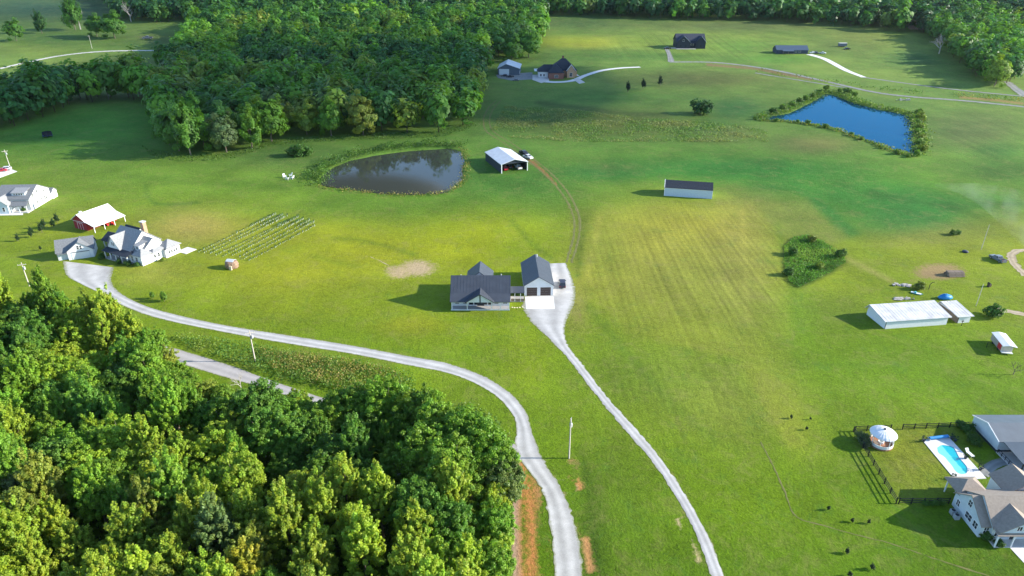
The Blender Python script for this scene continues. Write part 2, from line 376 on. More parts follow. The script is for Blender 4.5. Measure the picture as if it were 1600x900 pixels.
for e_ in [[(835,508),(860,531),(890,564),(930,616),(980,676),(1015,716),(1045,760),(1075,810),(1095,855),(1112,903)],[(890,544),(905,564),(930,596),(960,633),(998,674),(1030,713),(1060,756),(1085,798),(1108,841),(1134,905)],[(186,456),(260,488),(350,508),(450,524),(550,540),(640,557),(700,568),(760,590),(800,617),(822,645),(833,680),(850,720),(875,760),(893,800),(905,850),(912,910)],
           [(160,460),(250,498),(350,519),(450,537),(550,553),(640,571),(700,583),(750,603),(785,628),(806,660)]]: soil_line(e_, 3.5, (172,158,96), .62)
for l in [([(560,398),(580,401),(600,412),(625,420)],4,(214,190,140),.5),([(812,722),(828,790),(830,850),(828,905)],17,(222,152,88),.84),([(835,735),(850,800),(856,860),(855,905)],8,(196,150,92),.8),
          ([(803,730),(808,800),(806,860),(808,905)],9,(208,176,146),1.1),([(896,745),(906,762)],7,(220,160,95),1.0),([(893,715),(905,735),(915,760)],5,(170,150,90),.6),([(922,760),(932,800),(936,850),(938,900)],5,(150,125,80),.62),([(905,800),(912,850)],4,(206,170,120),.6),([(917,842),(925,892)],8,(222,165,105),1.0),([(935,835),(940,890)],4,(190,150,100),.75),([(926,770),(929,790)],4,(180,140,95),.6),
          ([(1060,812),(1080,850),(1092,880)],6,(226,204,150),.85),([(1105,101),(1180,107),(1268,124)],4,(160,122,94),.75),([(1500,152),(1560,157),(1600,162)],4,(196,150,100),.7),
          ([(822,246),(850,268),(868,288)],4,(178,128,82),.9),([(868,288),(886,318),(893,350),(890,385),(880,410)],5,(132,118,66),.55),([(780,160),(762,175),(757,200)],6,(140,126,80),.5),
          ([(900,262),(960,262),(1080,262),(1200,258),(1300,266)],4,(138,128,78),.45),([(900,425),(905,440),(915,455)],6,(150,128,80),.5),([(1340,412),(1390,438),(1400,445)],4,(180,160,105),.5),([(1545,300),(1600,312)],3,(140,120,90),.5),
          ([(800,626),(818,650),(828,680)],5,(190,160,120),.5),([(870,735),(900,790),(912,850),(916,905)],5,(205,190,160),.45)]:
    soil_line(*l)
for (cx, cy, rx, ry, s) in [(1080,430,170,110,1),(1060,620,150,90,.6),(1090,75,150,28,.9),(1540,215,80,40,.7),(1430,720,60,60,.5),(620,560,160,40,.3)]:
    MOW[:] = np.maximum(MOW, s*np.exp(-((((PX-cx)/rx)**2 + ((PY-cy)/ry)**2)**2)))
KALB = 0.60
ncol = len(xs); nrow = len(ys)
idx = np.arange(nrow*ncol).reshape(nrow, ncol)
faces = np.stack([idx[:-1,:-1], idx[:-1,1:], idx[1:,1:], idx[1:,:-1]], -1).reshape(-1, 4)
def fast_mesh(name, V, Fq, k=4):
    me = bpy.data.meshes.new(name); me.vertices.add(len(V)); me.vertices.foreach_set('co', np.asarray(V, np.float32).ravel())
    me.loops.add(Fq.size); me.loops.foreach_set('vertex_index', Fq.ravel().astype(np.int32))
    me.polygons.add(len(Fq)); me.polygons.foreach_set('loop_start', np.arange(0, Fq.size, k, dtype=np.int32))
    me.update(calc_edges=True); return me
def vcol(me, name, rgb, a=None):
    at = me.color_attributes.new(name, 'FLOAT_COLOR', 'POINT')
    d = np.ones((len(rgb), 4), np.float32); d[:, :3] = rgb
    if a is not None: d[:, 3] = a
    at.data.foreach_set('color', d.ravel())
gme = fast_mesh('ground', np.stack([GX, GY, GZ], 1), faces)
vcol(gme, 'Col', np.clip(COL*KALB, 0, 1), DIRT); vcol(gme, 'Soil', np.clip(SOIL*KALB*1.0, 0, 1), MOW)
gme.polygons.foreach_set('use_smooth', [True]*len(gme.polygons))
ground = link('ground', gme); ground['kind'] = 'structure'

def node_noise(n, l, vec, scale, detail=4, rough=.55, lo=.35, hi=.65, dist=0.0):
    z = n.new('ShaderNodeTexNoise'); z.inputs['Scale'].default_value = scale; z.inputs['Detail'].default_value = detail
    z.inputs['Roughness'].default_value = rough; z.inputs['Distortion'].default_value = dist
    l.new(vec, z.inputs['Vector'])
    m = n.new('ShaderNodeMapRange'); m.inputs['From Min'].default_value = lo; m.inputs['From Max'].default_value = hi
    l.new(z.outputs['Fac'], m.inputs['Value']); return m.outputs['Result'], z.outputs['Fac']
def math_node(n, l, op, a, b):
    q = n.new('ShaderNodeMath'); q.operation = op
    for i, x in enumerate((a, b)):
        if isinstance(x, (int, float)): q.inputs[i].default_value = x
        else: l.new(x, q.inputs[i])
    return q.outputs[0]
def mix_col(n, l, fac, a, b, mode='MIX'):
    q = n.new('ShaderNodeMix'); q.data_type = 'RGBA'; q.blend_type = mode
    for i, x in ((0, fac), (6, a), (7, b)):
        if isinstance(x, (int, float)): q.inputs[i].default_value = x
        elif isinstance(x, tuple): q.inputs[i].default_value = (*x, 1)
        else: l.new(x, q.inputs[i])
    return q.outputs[2]
gm = bpy.data.materials.new('grassland'); gm.use_nodes = True
n, l = gm.node_tree.nodes, gm.node_tree.links
p = n['Principled BSDF']; p.inputs['Roughness'].default_value = .9; p.inputs['Specular IOR Level'].default_value = .12
tc = n.new('ShaderNodeTexCoord'); vec = tc.outputs['Object']
ca = n.new('ShaderNodeAttribute'); ca.attribute_name = 'Col'
sa = n.new('ShaderNodeAttribute'); sa.attribute_name = 'Soil'
c = ca.outputs['Color']
a1, _ = node_noise(n, l, vec, .06, 5, .6, .3, .7)
a2, _ = node_noise(n, l, vec, .62, 6, .72, .3, .7, .5)
a3, f3 = node_noise(n, l, vec, 2.2, 4, .75, .3, .7)
mul = math_node(n, l, 'ADD', math_node(n, l, 'MULTIPLY', a1, .34), math_node(n, l, 'ADD', math_node(n, l, 'MULTIPLY', a2, .42), math_node(n, l, 'ADD', math_node(n, l, 'MULTIPLY', a3, .66), .31)))
# mowing lines run up the slope: narrow alternating swaths, broken by noise
sp = n.new('ShaderNodeSeparateXYZ'); l.new(vec, sp.inputs[0])
wob, _ = node_noise(n, l, vec, .03, 2, .5, 0, 1)
xw = math_node(n, l, 'ADD', sp.outputs['X'], math_node(n, l, 'MULTIPLY', wob, 1.6))
cmb = n.new('ShaderNodeCombineXYZ'); l.new(xw, cmb.inputs[0]); l.new(math_node(n, l, 'MULTIPLY', sp.outputs['Y'], .009), cmb.inputs[1])
st, _ = node_noise(n, l, cmb.outputs[0], .42, 1.5, .6, .3, .7)
wv = math_node(n, l, 'SINE', math_node(n, l, 'MULTIPLY', xw, 3.1), 0)
sw = math_node(n, l, 'ADD', math_node(n, l, 'MULTIPLY', math_node(n, l, 'SUBTRACT', st, .5), .36), math_node(n, l, 'MULTIPLY', wv, .10))
mul = math_node(n, l, 'MULTIPLY', mul, math_node(n, l, 'ADD', 1.0, math_node(n, l, 'MULTIPLY', sw, sa.outputs['Alpha'])))
vm = n.new('ShaderNodeVectorMath'); vm.operation = 'SCALE'; l.new(c, vm.inputs[0]); l.new(mul, vm.inputs[3])
dry, _ = node_noise(n, l, vec, .16, 8, .8, .5, .72, .8)
c = mix_col(n, l, math_node(n, l, 'MULTIPLY', dry, .42), vm.outputs[0], (.26, .22, .08))
lush, _ = node_noise(n, l, vec, .14, 8, .8, .54, .72, .8)
c = mix_col(n, l, math_node(n, l, 'MULTIPLY', lush, .42), c, (.06, .17, .028))
# bare soil: soft weight broken up by noise
dn, _ = node_noise(n, l, vec, .9, 7, .75, .2, .8)
dw = n.new('ShaderNodeMapRange'); dw.inputs['From Min'].default_value = .42; dw.inputs['From Max'].default_value = .78
l.new(math_node(n, l, 'ADD', math_node(n, l, 'MULTIPLY', dn, .75), math_node(n, l, 'SUBTRACT', ca.outputs['Alpha'], .42)), dw.inputs['Value'])
on, _ = node_noise(n, l, vec, .4, 4, .6, .2, .8)
dwa = math_node(n, l, 'MULTIPLY', dw.outputs[0], math_node(n, l, 'GREATER_THAN', ca.outputs['Alpha'], .04))
vs2 = n.new('ShaderNodeVectorMath'); vs2.operation = 'SCALE'; l.new(sa.outputs['Color'], vs2.inputs[0]); l.new(math_node(n, l, 'ADD', .8, math_node(n, l, 'MULTIPLY', a3, .4)), vs2.inputs[3])
c = mix_col(n, l, dwa, c, vs2.outputs[0])
l.new(c, p.inputs['Base Color'])
bmp = n.new('ShaderNodeBump'); bmp.inputs['Strength'].default_value = .7; bmp.inputs['Distance'].default_value = .28
l.new(math_node(n, l, 'ADD', math_node(n, l, 'MULTIPLY', a2, .6), f3), bmp.inputs['Height']); l.new(bmp.outputs['Normal'], p.inputs['Normal'])
gme.materials.append(gm)

# ------------------------------------------------------------------ water
def water_mat(nm, col):
    wm = bpy.data.materials.new(nm); wm.use_nodes = True
    n, l = wm.node_tree.nodes, wm.node_tree.links; p = n['Principled BSDF']
    p.inputs['Base Color'].default_value = (*col, 1); p.inputs['Roughness'].default_value = .04; p.inputs['IOR'].default_value = 1.33
    tc = n.new('ShaderNodeTexCoord'); b = n.new('ShaderNodeBump'); b.inputs['Strength'].default_value = .07; b.inputs['Distance'].default_value = .06
    _, f = node_noise(n, l, tc.outputs['Object'], 1.6, 3); l.new(f, b.inputs['Height']); l.new(b.outputs['Normal'], p.inputs['Normal'])
    if nm.startswith('blue'):      # blue body; deep blue of the mirrored sky painted into the reflection colour
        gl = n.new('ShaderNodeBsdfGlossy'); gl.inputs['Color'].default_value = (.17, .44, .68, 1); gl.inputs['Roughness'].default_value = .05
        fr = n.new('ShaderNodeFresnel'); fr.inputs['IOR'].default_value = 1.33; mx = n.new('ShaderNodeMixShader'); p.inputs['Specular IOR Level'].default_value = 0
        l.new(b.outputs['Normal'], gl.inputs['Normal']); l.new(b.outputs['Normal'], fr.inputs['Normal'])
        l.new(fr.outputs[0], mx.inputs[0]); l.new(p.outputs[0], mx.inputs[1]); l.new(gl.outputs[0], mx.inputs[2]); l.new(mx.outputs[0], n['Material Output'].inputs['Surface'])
    return wm
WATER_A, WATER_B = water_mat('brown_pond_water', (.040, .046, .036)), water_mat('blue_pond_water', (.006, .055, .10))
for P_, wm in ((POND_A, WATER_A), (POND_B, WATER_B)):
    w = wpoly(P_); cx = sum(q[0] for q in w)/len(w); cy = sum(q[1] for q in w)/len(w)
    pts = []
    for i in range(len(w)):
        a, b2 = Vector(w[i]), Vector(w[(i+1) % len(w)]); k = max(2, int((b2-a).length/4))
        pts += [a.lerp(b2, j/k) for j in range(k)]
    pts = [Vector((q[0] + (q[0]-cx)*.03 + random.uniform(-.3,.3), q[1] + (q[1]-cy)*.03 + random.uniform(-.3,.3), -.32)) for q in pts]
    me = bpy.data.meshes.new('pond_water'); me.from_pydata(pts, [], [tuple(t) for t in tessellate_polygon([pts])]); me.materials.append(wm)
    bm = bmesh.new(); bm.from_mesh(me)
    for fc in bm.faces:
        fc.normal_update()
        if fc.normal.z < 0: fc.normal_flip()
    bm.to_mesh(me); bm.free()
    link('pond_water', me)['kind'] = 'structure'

# ------------------------------------------------------------------ gravel drives, lane, concrete
def road_mat(name, c0, c1, sc=.5, worn=.12, bump=.3, edge=True):
    m = bpy.data.materials.new(name); m.use_nodes = True
    n, l = m.node_tree.nodes, m.node_tree.links; p = n['Principled BSDF']; p.inputs['Roughness'].default_value = .92; p.inputs['Specular IOR Level'].default_value = .15
    tc = n.new('ShaderNodeTexCoord'); vec = tc.outputs['Object']
    a, _ = node_noise(n, l, vec, sc, 6, .65, .3, .7); b, fb = node_noise(n, l, vec, 5, 5, .7, .25, .75)
    c = mix_col(n, l, a, c0, c1)
    uv = n.new('ShaderNodeUVMap'); uv.uv_map = 'UVMap'; s = n.new('ShaderNodeSeparateXYZ'); l.new(uv.outputs[0], s.inputs[0])
    tr = math_node(n, l, 'SINE', math_node(n, l, 'MULTIPLY', s.outputs['X'], 4*math.pi), 0)   # two wheel tracks, worn paler
    ed = math_node(n, l, 'MULTIPLY', math_node(n, l, 'ABSOLUTE', math_node(n, l, 'SUBTRACT', s.outputs['X'], .5), 0), 2.0)
    en, _ = node_noise(n, l, vec, 1.3, 6, .75, .25, .75); st_, _ = node_noise(n, l, vec, .12, 5, .7, .35, .7)
    er = n.new('ShaderNodeMapRange'); er.inputs['From Min'].default_value = .86; er.inputs['From Max'].default_value = 1.08
    l.new(math_node(n, l, 'ADD', ed, math_node(n, l, 'MULTIPLY', math_node(n, l, 'SUBTRACT', en, .35), .28)), er.inputs['Value'])
    c = mix_col(n, l, math_node(n, l, 'MULTIPLY', st_, .35), c, tuple(q*.72 for q in c0))
    if edge: c = mix_col(n, l, er.outputs[0], c, (.17, .19, .055))
    k = math_node(n, l, 'ADD', math_node(n, l, 'ADD', 1 - worn, math_node(n, l, 'MULTIPLY', tr, -worn*1.0)), math_node(n, l, 'MULTIPLY', b, worn*1.8))
    v = n.new('ShaderNodeVectorMath'); v.operation = 'SCALE'; l.new(c, v.inputs[0]); l.new(k, v.inputs[3]); l.new(v.outputs[0], p.inputs['Base Color'])
    q = n.new('ShaderNodeBump'); q.inputs['Strength'].default_value = bump; q.inputs['Distance'].default_value = .05; l.new(fb, q.inputs['Height']); l.new(q.outputs['Normal'], p.inputs['Normal'])
    return m
GRAVEL = road_mat('pale_gravel', (.40,.385,.36), (.54,.525,.50), .35, .15)
ASPHALT = road_mat('worn_pale_asphalt', (.38,.355,.34), (.47,.44,.42), .3, .08, .15)
GREYGRAV = road_mat('grey_gravel', (.20,.21,.20), (.30,.30,.28), .2)
PALECONC = road_mat('pale_concrete', (.55,.52,.47), (.62,.59,.54), .2, .04, .05, False)
TRACKM = road_mat('worn_track', (.13,.145,.04), (.20,.185,.07), .5, .2)
DIRTM = road_mat('sandy_track', (.36,.28,.18), (.48,.40,.28), .4, .15)
WHITEC = road_mat('white_concrete', (.68,.66,.63), (.76,.74,.71), .3, .03, .05, False)
YARDM = road_mat('yard_gravel', (.20,.21,.20), (.30,.30,.28), .2, .08, .3, False)
def resample(pts, k):
    pts = [Vector(q) for q in pts]; out = []
    ext = [pts[0]*2 - pts[1]] + pts + [pts[-1]*2 - pts[-2]]
    dense = []
    for i in range(1, len(ext) - 2):
        p0, p1, p2, p3 = ext[i-1:i+3]
        for j in range(12):
            t = j/12
            dense.append(.5*((2*p1) + (p2-p0)*t + (2*p0-5*p1+4*p2-p3)*t*t + (3*p1-p0-3*p2+p3)*t**3))
    dense.append(pts[-1])
    L = [0]
    for a, b in zip(dense[:-1], dense[1:]): L.append(L[-1] + (b-a).length)
    for i in range(k):
        s = L[-1]*i/(k-1); j = min(max(1, int(np.searchsorted(L, s))), len(L)-1)
        t = (s - L[j-1])/max(1e-9, L[j]-L[j-1]); out.append(dense[j-1].lerp(dense[j], t))
    return out, L[-1]
def ribbon(name, lp, rp, m, dz=.03, jit=.18, nx=6, step=.8):
    lw = [G(*q).xy for q in lp]; rw = [G(*q).xy for q in rp]
    _, L = resample(lw, 4); k = max(8, int(L/step)); k = min(k, 420)
    A, _ = resample(lw, k); B, _ = resample(rw, k)
    V, UV = [], []
    for i in range(k):
        d = (B[i]-A[i]); d = d.normalized() if d.length else Vector((1, 0))
        ja, jb = random.gauss(0, jit), random.gauss(0, jit)
        for j in range(nx + 1):
            t = j/nx; q = A[i].lerp(B[i], t)
            if j == 0: q = q + d*ja
            if j == nx: q = q + d*jb
            crown = .02*(1 - (2*t-1)**2)
            V.append((q.x, q.y, rise(q.y) + dz + crown)); UV.append((t, i/k))
    F = [(i*(nx+1)+j, i*(nx+1)+j+1, (i+1)*(nx+1)+j+1, (i+1)*(nx+1)+j) for i in range(k-1) for j in range(nx)]
    me = bpy.data.meshes.new(name); me.from_pydata(V, [], F); me.materials.append(m)
    uv = me.uv_layers.new(name='UVMap')
    for lp_ in me.loops: uv.data[lp_.index].uv = UV[lp_.vertex_index]
    bm = bmesh.new(); bm.from_mesh(me); up = sum(f.normal.z for f in bm.faces)
    if up < 0: bmesh.ops.reverse_faces(bm, faces=bm.faces)
    bm.to_mesh(me); bm.free()
    o = link(name, me); o['kind'] = 'structure'; return o
def strip(name, cpts, wd, m, dz=.03, jit=.1, nx=2, step=1.0):
    w = [G(*q).xy for q in cpts]; ws = wd if isinstance(wd, (list, tuple)) else [wd]*len(w)
    l_, r_ = [], []
    for i in range(len(w)):
        t = (w[min(i+1, len(w)-1)] - w[max(i-1, 0)]).normalized(); nrm = Vector((-t.y, t.x))
        l_.append(w[i] + nrm*ws[i]/2); r_.append(w[i] - nrm*ws[i]/2)
    pj = lambda q: tuple(float(v) for v in proj_np(np.array(q.x), np.array(q.y), np.array(rise(q.y))))
    return ribbon(name, [pj(q) for q in l_], [pj(q) for q in r_], m, dz, jit, nx, step)
ribbon('gravel_drive', [(856,412),(846,440),(818,470),(820,488),(835,508),(860,531),(890,564),(930,616),(980,676),(1015,716),(1045,760),(1075,810),(1095,855),(1112,903),(1122,935)],
       [(884,411),(893,432),(899,456),(897,474),(889,492),(883,508),(883,526),(890,544),(905,564),(930,596),(960,633),(998,674),(1030,713),(1060,756),(1085,798),(1108,841),(1134,905)], GRAVEL, .03, .14, 8)
ribbon('gravel_road', [(178,418),(174,440),(186,456),(215,473),(260,488),(350,508),(450,524),(550,540),(640,557),(700,568),(760,590),(800,617),(822,645),(833,680),(850,720),(875,760),(893,800),(905,850),(912,910),(914,950)],
       [(98,408),(104,430),(125,443),(160,460),(195,479),(250,498),(350,519),(450,537),(550,553),(640,571),(700,583),(750,603),(785,628),(806,660),(804,700),(818,726),(845,762),(856,802),(863,855),(868,910),(869,950)], GRAVEL, .034, .14, 8)
ribbon('paved_lane', [(236,533),(300,552),(360,571),(432,597),(500,620),(560,638),(650,664),(740,684),(812,694)],
       [(232,552),(300,574),(360,592),(415,607),(480,630),(550,655),(640,685),(730,706),(826,724)], ASPHALT, .026, .06, 6)
def pad(name, pts, m, dz=.045, th=.1):
    w = [G(*q) for q in pts]; mb = MB(); k = len(w)
    mb.add([(q.x, q.y, rise(q.y) + dz) for q in w] + [(q.x, q.y, rise(q.y) + dz - th) for q in w], [tuple(range(k))] + [(i, k+i, k+(i+1) % k, (i+1) % k) for i in range(k)])
    o = mb.build(name, m); o['kind'] = 'structure'; return o
pad('concrete_apron', [(820,463.5),(865,463.5),(867,483),(822,483)], WHITEC, .07)
strip('farm_track', [(775,157),(764,168),(756,185),(760,205),(790,225),(826,252),(850,272),(870,292),(888,318),(897,345),(896,372),(885,410)], .8, TRACKM, .02, .14)
strip('farm_track', [(783,157),(772,169),(765,186),(770,204),(800,224),(836,250),(860,270),(880,291),(897,317),(906,345),(904,373),(893,411)], .8, TRACKM, .02, .14)
strip('sandy_track', [(578,401),(594,408),(608,415)], .3, DIRTM, .02, .12)
strip('worn_path', [(1188,690),(1205,722),(1225,765),(1243,806),(1290,822),(1340,836),(1400,852),(1470,876),(1560,905)], .26, TRACKM, .02, .07)
strip('far_road', [(1046,97),(1120,98),(1200,108),(1280,125),(1360,143),(1420,151),(1500,157),(1610,168)], 4.5, GREYGRAV, .12, .3)
strip('far_drive', [(1042,77),(1046,86),(1049,97)], [4,4,6], GREYGRAV, .14, .2)
strip('far_road', [(1350,121),(1420,131),(1500,141),(1612,152)], 3.2, GREYGRAV, .12, .3)
strip('far_road', [(1180,114),(1270,129),(1320,137)], 2.6, GREYGRAV, .12, .3)
strip('far_drive', [(1264,85),(1290,93),(1322,110),(1350,121)], [6,5.5,5,4], WHITEC, .13, .1)
strip('far_drive', [(1574,128),(1586,138),(1606,152)], [5,6,8], GREYGRAV, .14, .3)
strip('far_drive', [(845,127),(870,128.5),(895,126),(915,118),(940,110.5),(970,106.5),(1000,105)], [7,5.5,5,4.5,4.5,4.2,3.8], WHITEC, .13, .05)
pad('concrete_pad', [(832,117),(857,117),(858,126),(846,130),(832,125)], PALECONC, .16)
strip('garden_path', [(893,112),(904,119)], 1.8, WHITEC, .17, .03)
pad('turning_pad', [(895,124),(903,122),(914,129),(905,131)], PALECONC, .165)
pad('gravel_yard', [(775,117),(832,113),(832,124),(800,126),(778,122)], YARDM, .1)
strip('far_road', [(-20,112),(40,98),(90,88),(140,82),(190,79.5),(262,79)], 4.5, PALECONC, .12, .3)
strip('sandy_track', [(1612,391),(1590,392),(1580,399),(1585,412),(1605,432)], [2.4,2.4,2.6,2.6,2.6], DIRTM, .03, .25)
strip('sandy_track', [(1548,482),(1570,485),(1615,494)], 2.4, DIRTM, .03, .25)
pad('white_slab', [(-20,285),(-20,268),(14,263),(27,268)], WHITEC, .06)
pad('pale_walk', [(-20,334),(36,333),(36,336),(-20,337)], WHITEC, .05)
pad('concrete_drive', [(1575,853),(1640,848),(1640,905),(1604,884)], WHITEC, .05)
strip('garden_path', [(1536,742),(1545,732),(1557,724),(1570,721)], 2.0, GREYGRAV, .05, .03)
# ------------------------------------------------------------------ black-roofed farmhouse in the middle
def W2L(root_xy, rz):                      # world (x, y) -> local
    c, s = math.cos(-rz), math.sin(-rz)
    return lambda x, y: ((x-root_xy[0])*c - (y-root_xy[1])*s, (x-root_xy[0])*s + (y-root_xy[1])*c)
h = empty('farmhouse', (-8.8, 165.2, 0), 0, 'white farmhouse with a black ribbed metal roof and a gabled front porch', 'house')
gable(h, 'x', -7.9, 8.1, 2.2, 12.0, 4.45, 7.65, DARKROOF, WHITE, o=.3, bm=6.1, ze1=2.95, zb=0, seams=.9)
# main roof runs down over the front porch
m = MB().prism([(-.25, 2.6), (2.0, 4.27), (2.0, 4.43), (-.25, 2.76)], -8.2, 8.4, 'x').build('porch_roof', DARKROOF, h)
MB().box(-7.9, 8.1, 0, 2.18, 0, .3).build('porch_floor', FLOORC, h)
MB().box(-8.0, 8.2, -.07, -.005, .05, .34).build('porch_skirt', TRIM, h)
posts(h, [-7.7, -3.5, 3.2, 5.6, 8.0], .12, .302, 2.62, .11)
MB().box(-7.9, -3.6, .02, .22, 2.36, 2.62).build('porch_beam', TRIM, h); MB().box(3.3, 8.1, .02, .22, 2.36, 2.62).build('porch_beam', TRIM, h)
# front cross gable over the porch
gr = MB().prism([(-3.95, 2.72), (.1, 5.25), (4.0, 2.72), (4.0, 2.9), (.1, 5.43), (-3.95, 2.9)], -.95, 5.0, 'y').build('gable_roof', DARKROOF, h)
mm = MB()
for k in range(11):
    y = -.9 + k*.5
    for sx in (-1, 1):
        e = -3.95 if sx < 0 else 4.0
        mm.prism([(.1, 5.41), (e, 2.88), (e, 2.95), (.1, 5.48)], y, y+.05, 'y')
mm.build('roof_seam', DARKROOF, gr)['kind'] = 'stuff'
MB().prism([(-3.45, 2.86), (.1, 5.07), (3.5, 2.86), (3.5, 2.7), (-3.45, 2.7)], -.42, -.28, 'y').build('gable_face', WHITE, h)
MB().box(-.06, .26, -.5, -.425, 2.7, 5.0).build('king_post', DARKROOF, h)
for x in (-2.55, -1.1, 1.3, 2.75):
    window(h, x, 2.2, .75, .95, 1.6, 'f', 2, 2, BROWNDOOR)
d = door(h, .1, 2.2, .3, 1.7, 2.3, 'f', NAVY, BROWNDOOR); window(h, -6.4, 2.2, 1.1, .9, 1.5, 'f', 2, 2, BROWNDOOR); window(h, -4.2, 2.2, 1.1, .9, 1.5, 'f', 2, 2, BROWNDOOR)
window(h, 4.5, 2.2, 1.1, .9, 1.5, 'f', 2, 2, BROWNDOOR); window(h, 6.9, 2.2, 1.1, .9, 1.5, 'f', 2, 2, BROWNDOOR)
for y in (4, 7.5, 10): window(h, -7.9, y, 1.1, 1, 1.5, 'l', 2, 2, BROWNDOOR); window(h, 8.1, y, 1.1, 1, 1.5, 'r', 2, 2, BROWNDOOR)
gable(h, 'y', 9, 15.8, -3.9, 3.1, 4.5, 7.45, DARKROOF, WHITE, o=.3, roof='rear_gable_roof', wall='rear_wall', seams=.9)
window(h, -2, 15.8, 1, 1, 1.6, 'b', 2, 2, BROWNDOOR); window(h, 1.4, 15.8, 1, 1, 1.6, 'b', 2, 2, BROWNDOOR)
MB().box(-8.35, -8.2, 3.3, 3.5, 1.2, 2.6).build('downpipe', TRIM, h)
for x, y, z_ in ((-5.5, 7.5, 6.6), (3.2, 8.5, 5.8), (5.8, 7.0, 7.0)): MB().tube((x, y, z_-.4), (x, y, z_+.75), .09, None, 8).build('vent_pipe', TRIM, h)
# covered link to the garage
MB().prism([(4.6, 2.95), (6.6, 4.0), (8.6, 2.95), (8.6, 3.08), (6.6, 4.13), (4.6, 3.08)], 8.42, 12.3, 'x').build('link_roof', DARKROOF, h)
MB().box(8.12, 12.2, 5.0, 8.2, 0, .16).build('link_floor', FLOORC, h)
posts(h, [9.6, 11.2], 4.9, .16, 3.0, .08, name='link_post'); MB().box(8.5, 12.2, 5.0, 5.08, .2, 1.0).build('link_railing', WOOD, h)
for i, (px, py) in enumerate([(800.5,480.5),(804,481),(808,481),(812,480.7),(816.5,480),(813,464.5),(816,466)]):
    q = G(px, py)
    o = MB().lathe([(.20, 0), (.26, .06), (.2, .12), (.04, .14)], 9).build('path_stone', mat('cream_stone', (.72, .66, .42), .8), None, q)
    tag(o, ['pale round stone of the path nearest the farmhouse corner', 'second pale path stone from the farmhouse corner', 'middle pale path stone between farmhouse and garage', 'fourth pale path stone from the farmhouse corner', 'pale path stone touching the white garage apron', 'pale stone by the link walkway, farther from the garage', 'pale stone against the garage wall by the link walkway'][i], 'stone', 'pale stones between farmhouse and garage')

g = empty('garage', (7.65, 174.0, 0), rad(2.4), 'white two door garage with a dark metal gable roof beside the farmhouse', 'garage')
gable(g, 'y', 0, 15.2, -4.05, 4.05, 3.45, 6.0, DARKROOF, WHITE, o=.35, oa=.4, seams=.9)
for x in (-1.95, 1.95): garage_door(g, x, 0, .05, 3.0, 2.65, 'f')
MB().box(-4.05, 4.05, -.05, -.002, 2.98, 3.12).build('gable_band', TRIM, g)
for x in (-4.05, 4.05): MB().box(x-.09, x+.09, -.045, .05, 0, 3.4).build('corner_board', TRIM, g)
for y in (4, 10): window(g, 4.05, y, 1.3, .9, 1.1, 'r', 2, 2); window(g, -4.05, y, 1.3, .9, 1.1, 'l', 2, 2)
door(g, 4.05, 7, 0.02, .95, 2.1, 'r', TRIM)
MB().tube((.5, 14.2, 5.4), (.5, 14.2, 6.7), .12, None, 8).build('roof_vent', TRIM, g)

# ------------------------------------------------------------------ large white house with garage and red barn on the left
rz = rad(-27); O = (-130.5, 200.0)
hh = empty('country_house', (*O, 0), rz, 'large white country house with many grey gables, angled behind the gravel turnaround', 'house')
MB().box(0, 11.4, 0, 2.4, 0, .35).build('porch_floor', FLOORC, hh)
shed_roof(hh, -.3, 11.7, -.35, 2.5, 2.75, 3.7, BLACKSH, .13)  # slope turned from the sun: its shade put into the dark colour
posts(hh, [.3, 2.9, 5.5, 8.2, 11.1], .2, .35, 2.78, .12)
MB().box(.1, 11.3, .1, .3, 2.5, 2.78).build('porch_beam', TRIM, hh)
gable(hh, 'x', .2, 10.2, 2.4, 13.4, 3.8, 8.6, LSHINGLE, WHITE, o=.35, bm=7.8, roof='main_roof', wall='main_wall')
gable(hh, 'y', 1.7, 7.6, .4, 6.2, 3.9, 7.7, LSHINGLE, WHITE, o=.35, roof='cross_gable_roof', wall='cross_gable_wall', zb=2.8)
for x in (2.9, 3.7): window(hh, x, 1.7, 4.5, .5, 1.1, 'f', 1, 2)
gable(hh, 'x', 10.25, 14.2, 2.9, 13.0, 3.1, 6.8, LSHINGLE, WHITE, o=.3, bm=8.0, roof='side_roof', wall='side_wall')
MB().prism([(3.6, 3.4), (6.0, 3.4), (6.0, 5.5), (3.6, 5.3)], 11.2, 13.2, 'x').build('dormer_wall', WHITE, hh)
shed_roof(hh, 11.0, 13.4, 3.3, 6.9, 5.35, 6.0, LSHINGLE, .12, 'dormer_roof')
window(hh, 12.2, 3.6, 4.2, .8, .9, 'f', 2, 1)
MB().box(10.3, 16.0, 1.6, 5.0, 0, 3.0).build('front_wing_wall', WHITE, hh); hip(hh, 12.4, 16.0, 1.6, 5.4, 3.02, 5.0, LSHINGLE, axis='y', o=.3, name='front_wing_roof')
shed_roof(hh, 10.3, 12.4, 1.3, 3.0, 3.02, 3.5, LSHINGLE, .12, 'front_wing_lean')
MB().box(14.25, 16.1, 5.05, 14.8, 0, 2.9).build('right_wing_wall', WHITE, hh); hip(hh, 14.3, 16.4, 5.6, 10, 2.92, 4.0, LSHINGLE, axis='y', o=.25, name='right_wing_roof')
MB().box(16.1, 17.3, 9.2, 14.6, 0, 2.6).build('bay_wall', WHITE, hh); hip(hh, 13.2, 17.4, 9.8, 14.8, 2.95, 5.2, LSHINGLE, name='bay_roof')
for y in (10.6, 11.5, 12.4, 13.3): window(hh, 17.3, y, 1.1, .55, 1.1, 'r', 1, 2)
for y in (6.2, 7.6): window(hh, 16.1, y, 1.1, .7, 1.2, 'r', 1, 2)
window(hh, 10.2, 7.8, 6.3, .5, .6, 'r', 1, 1)
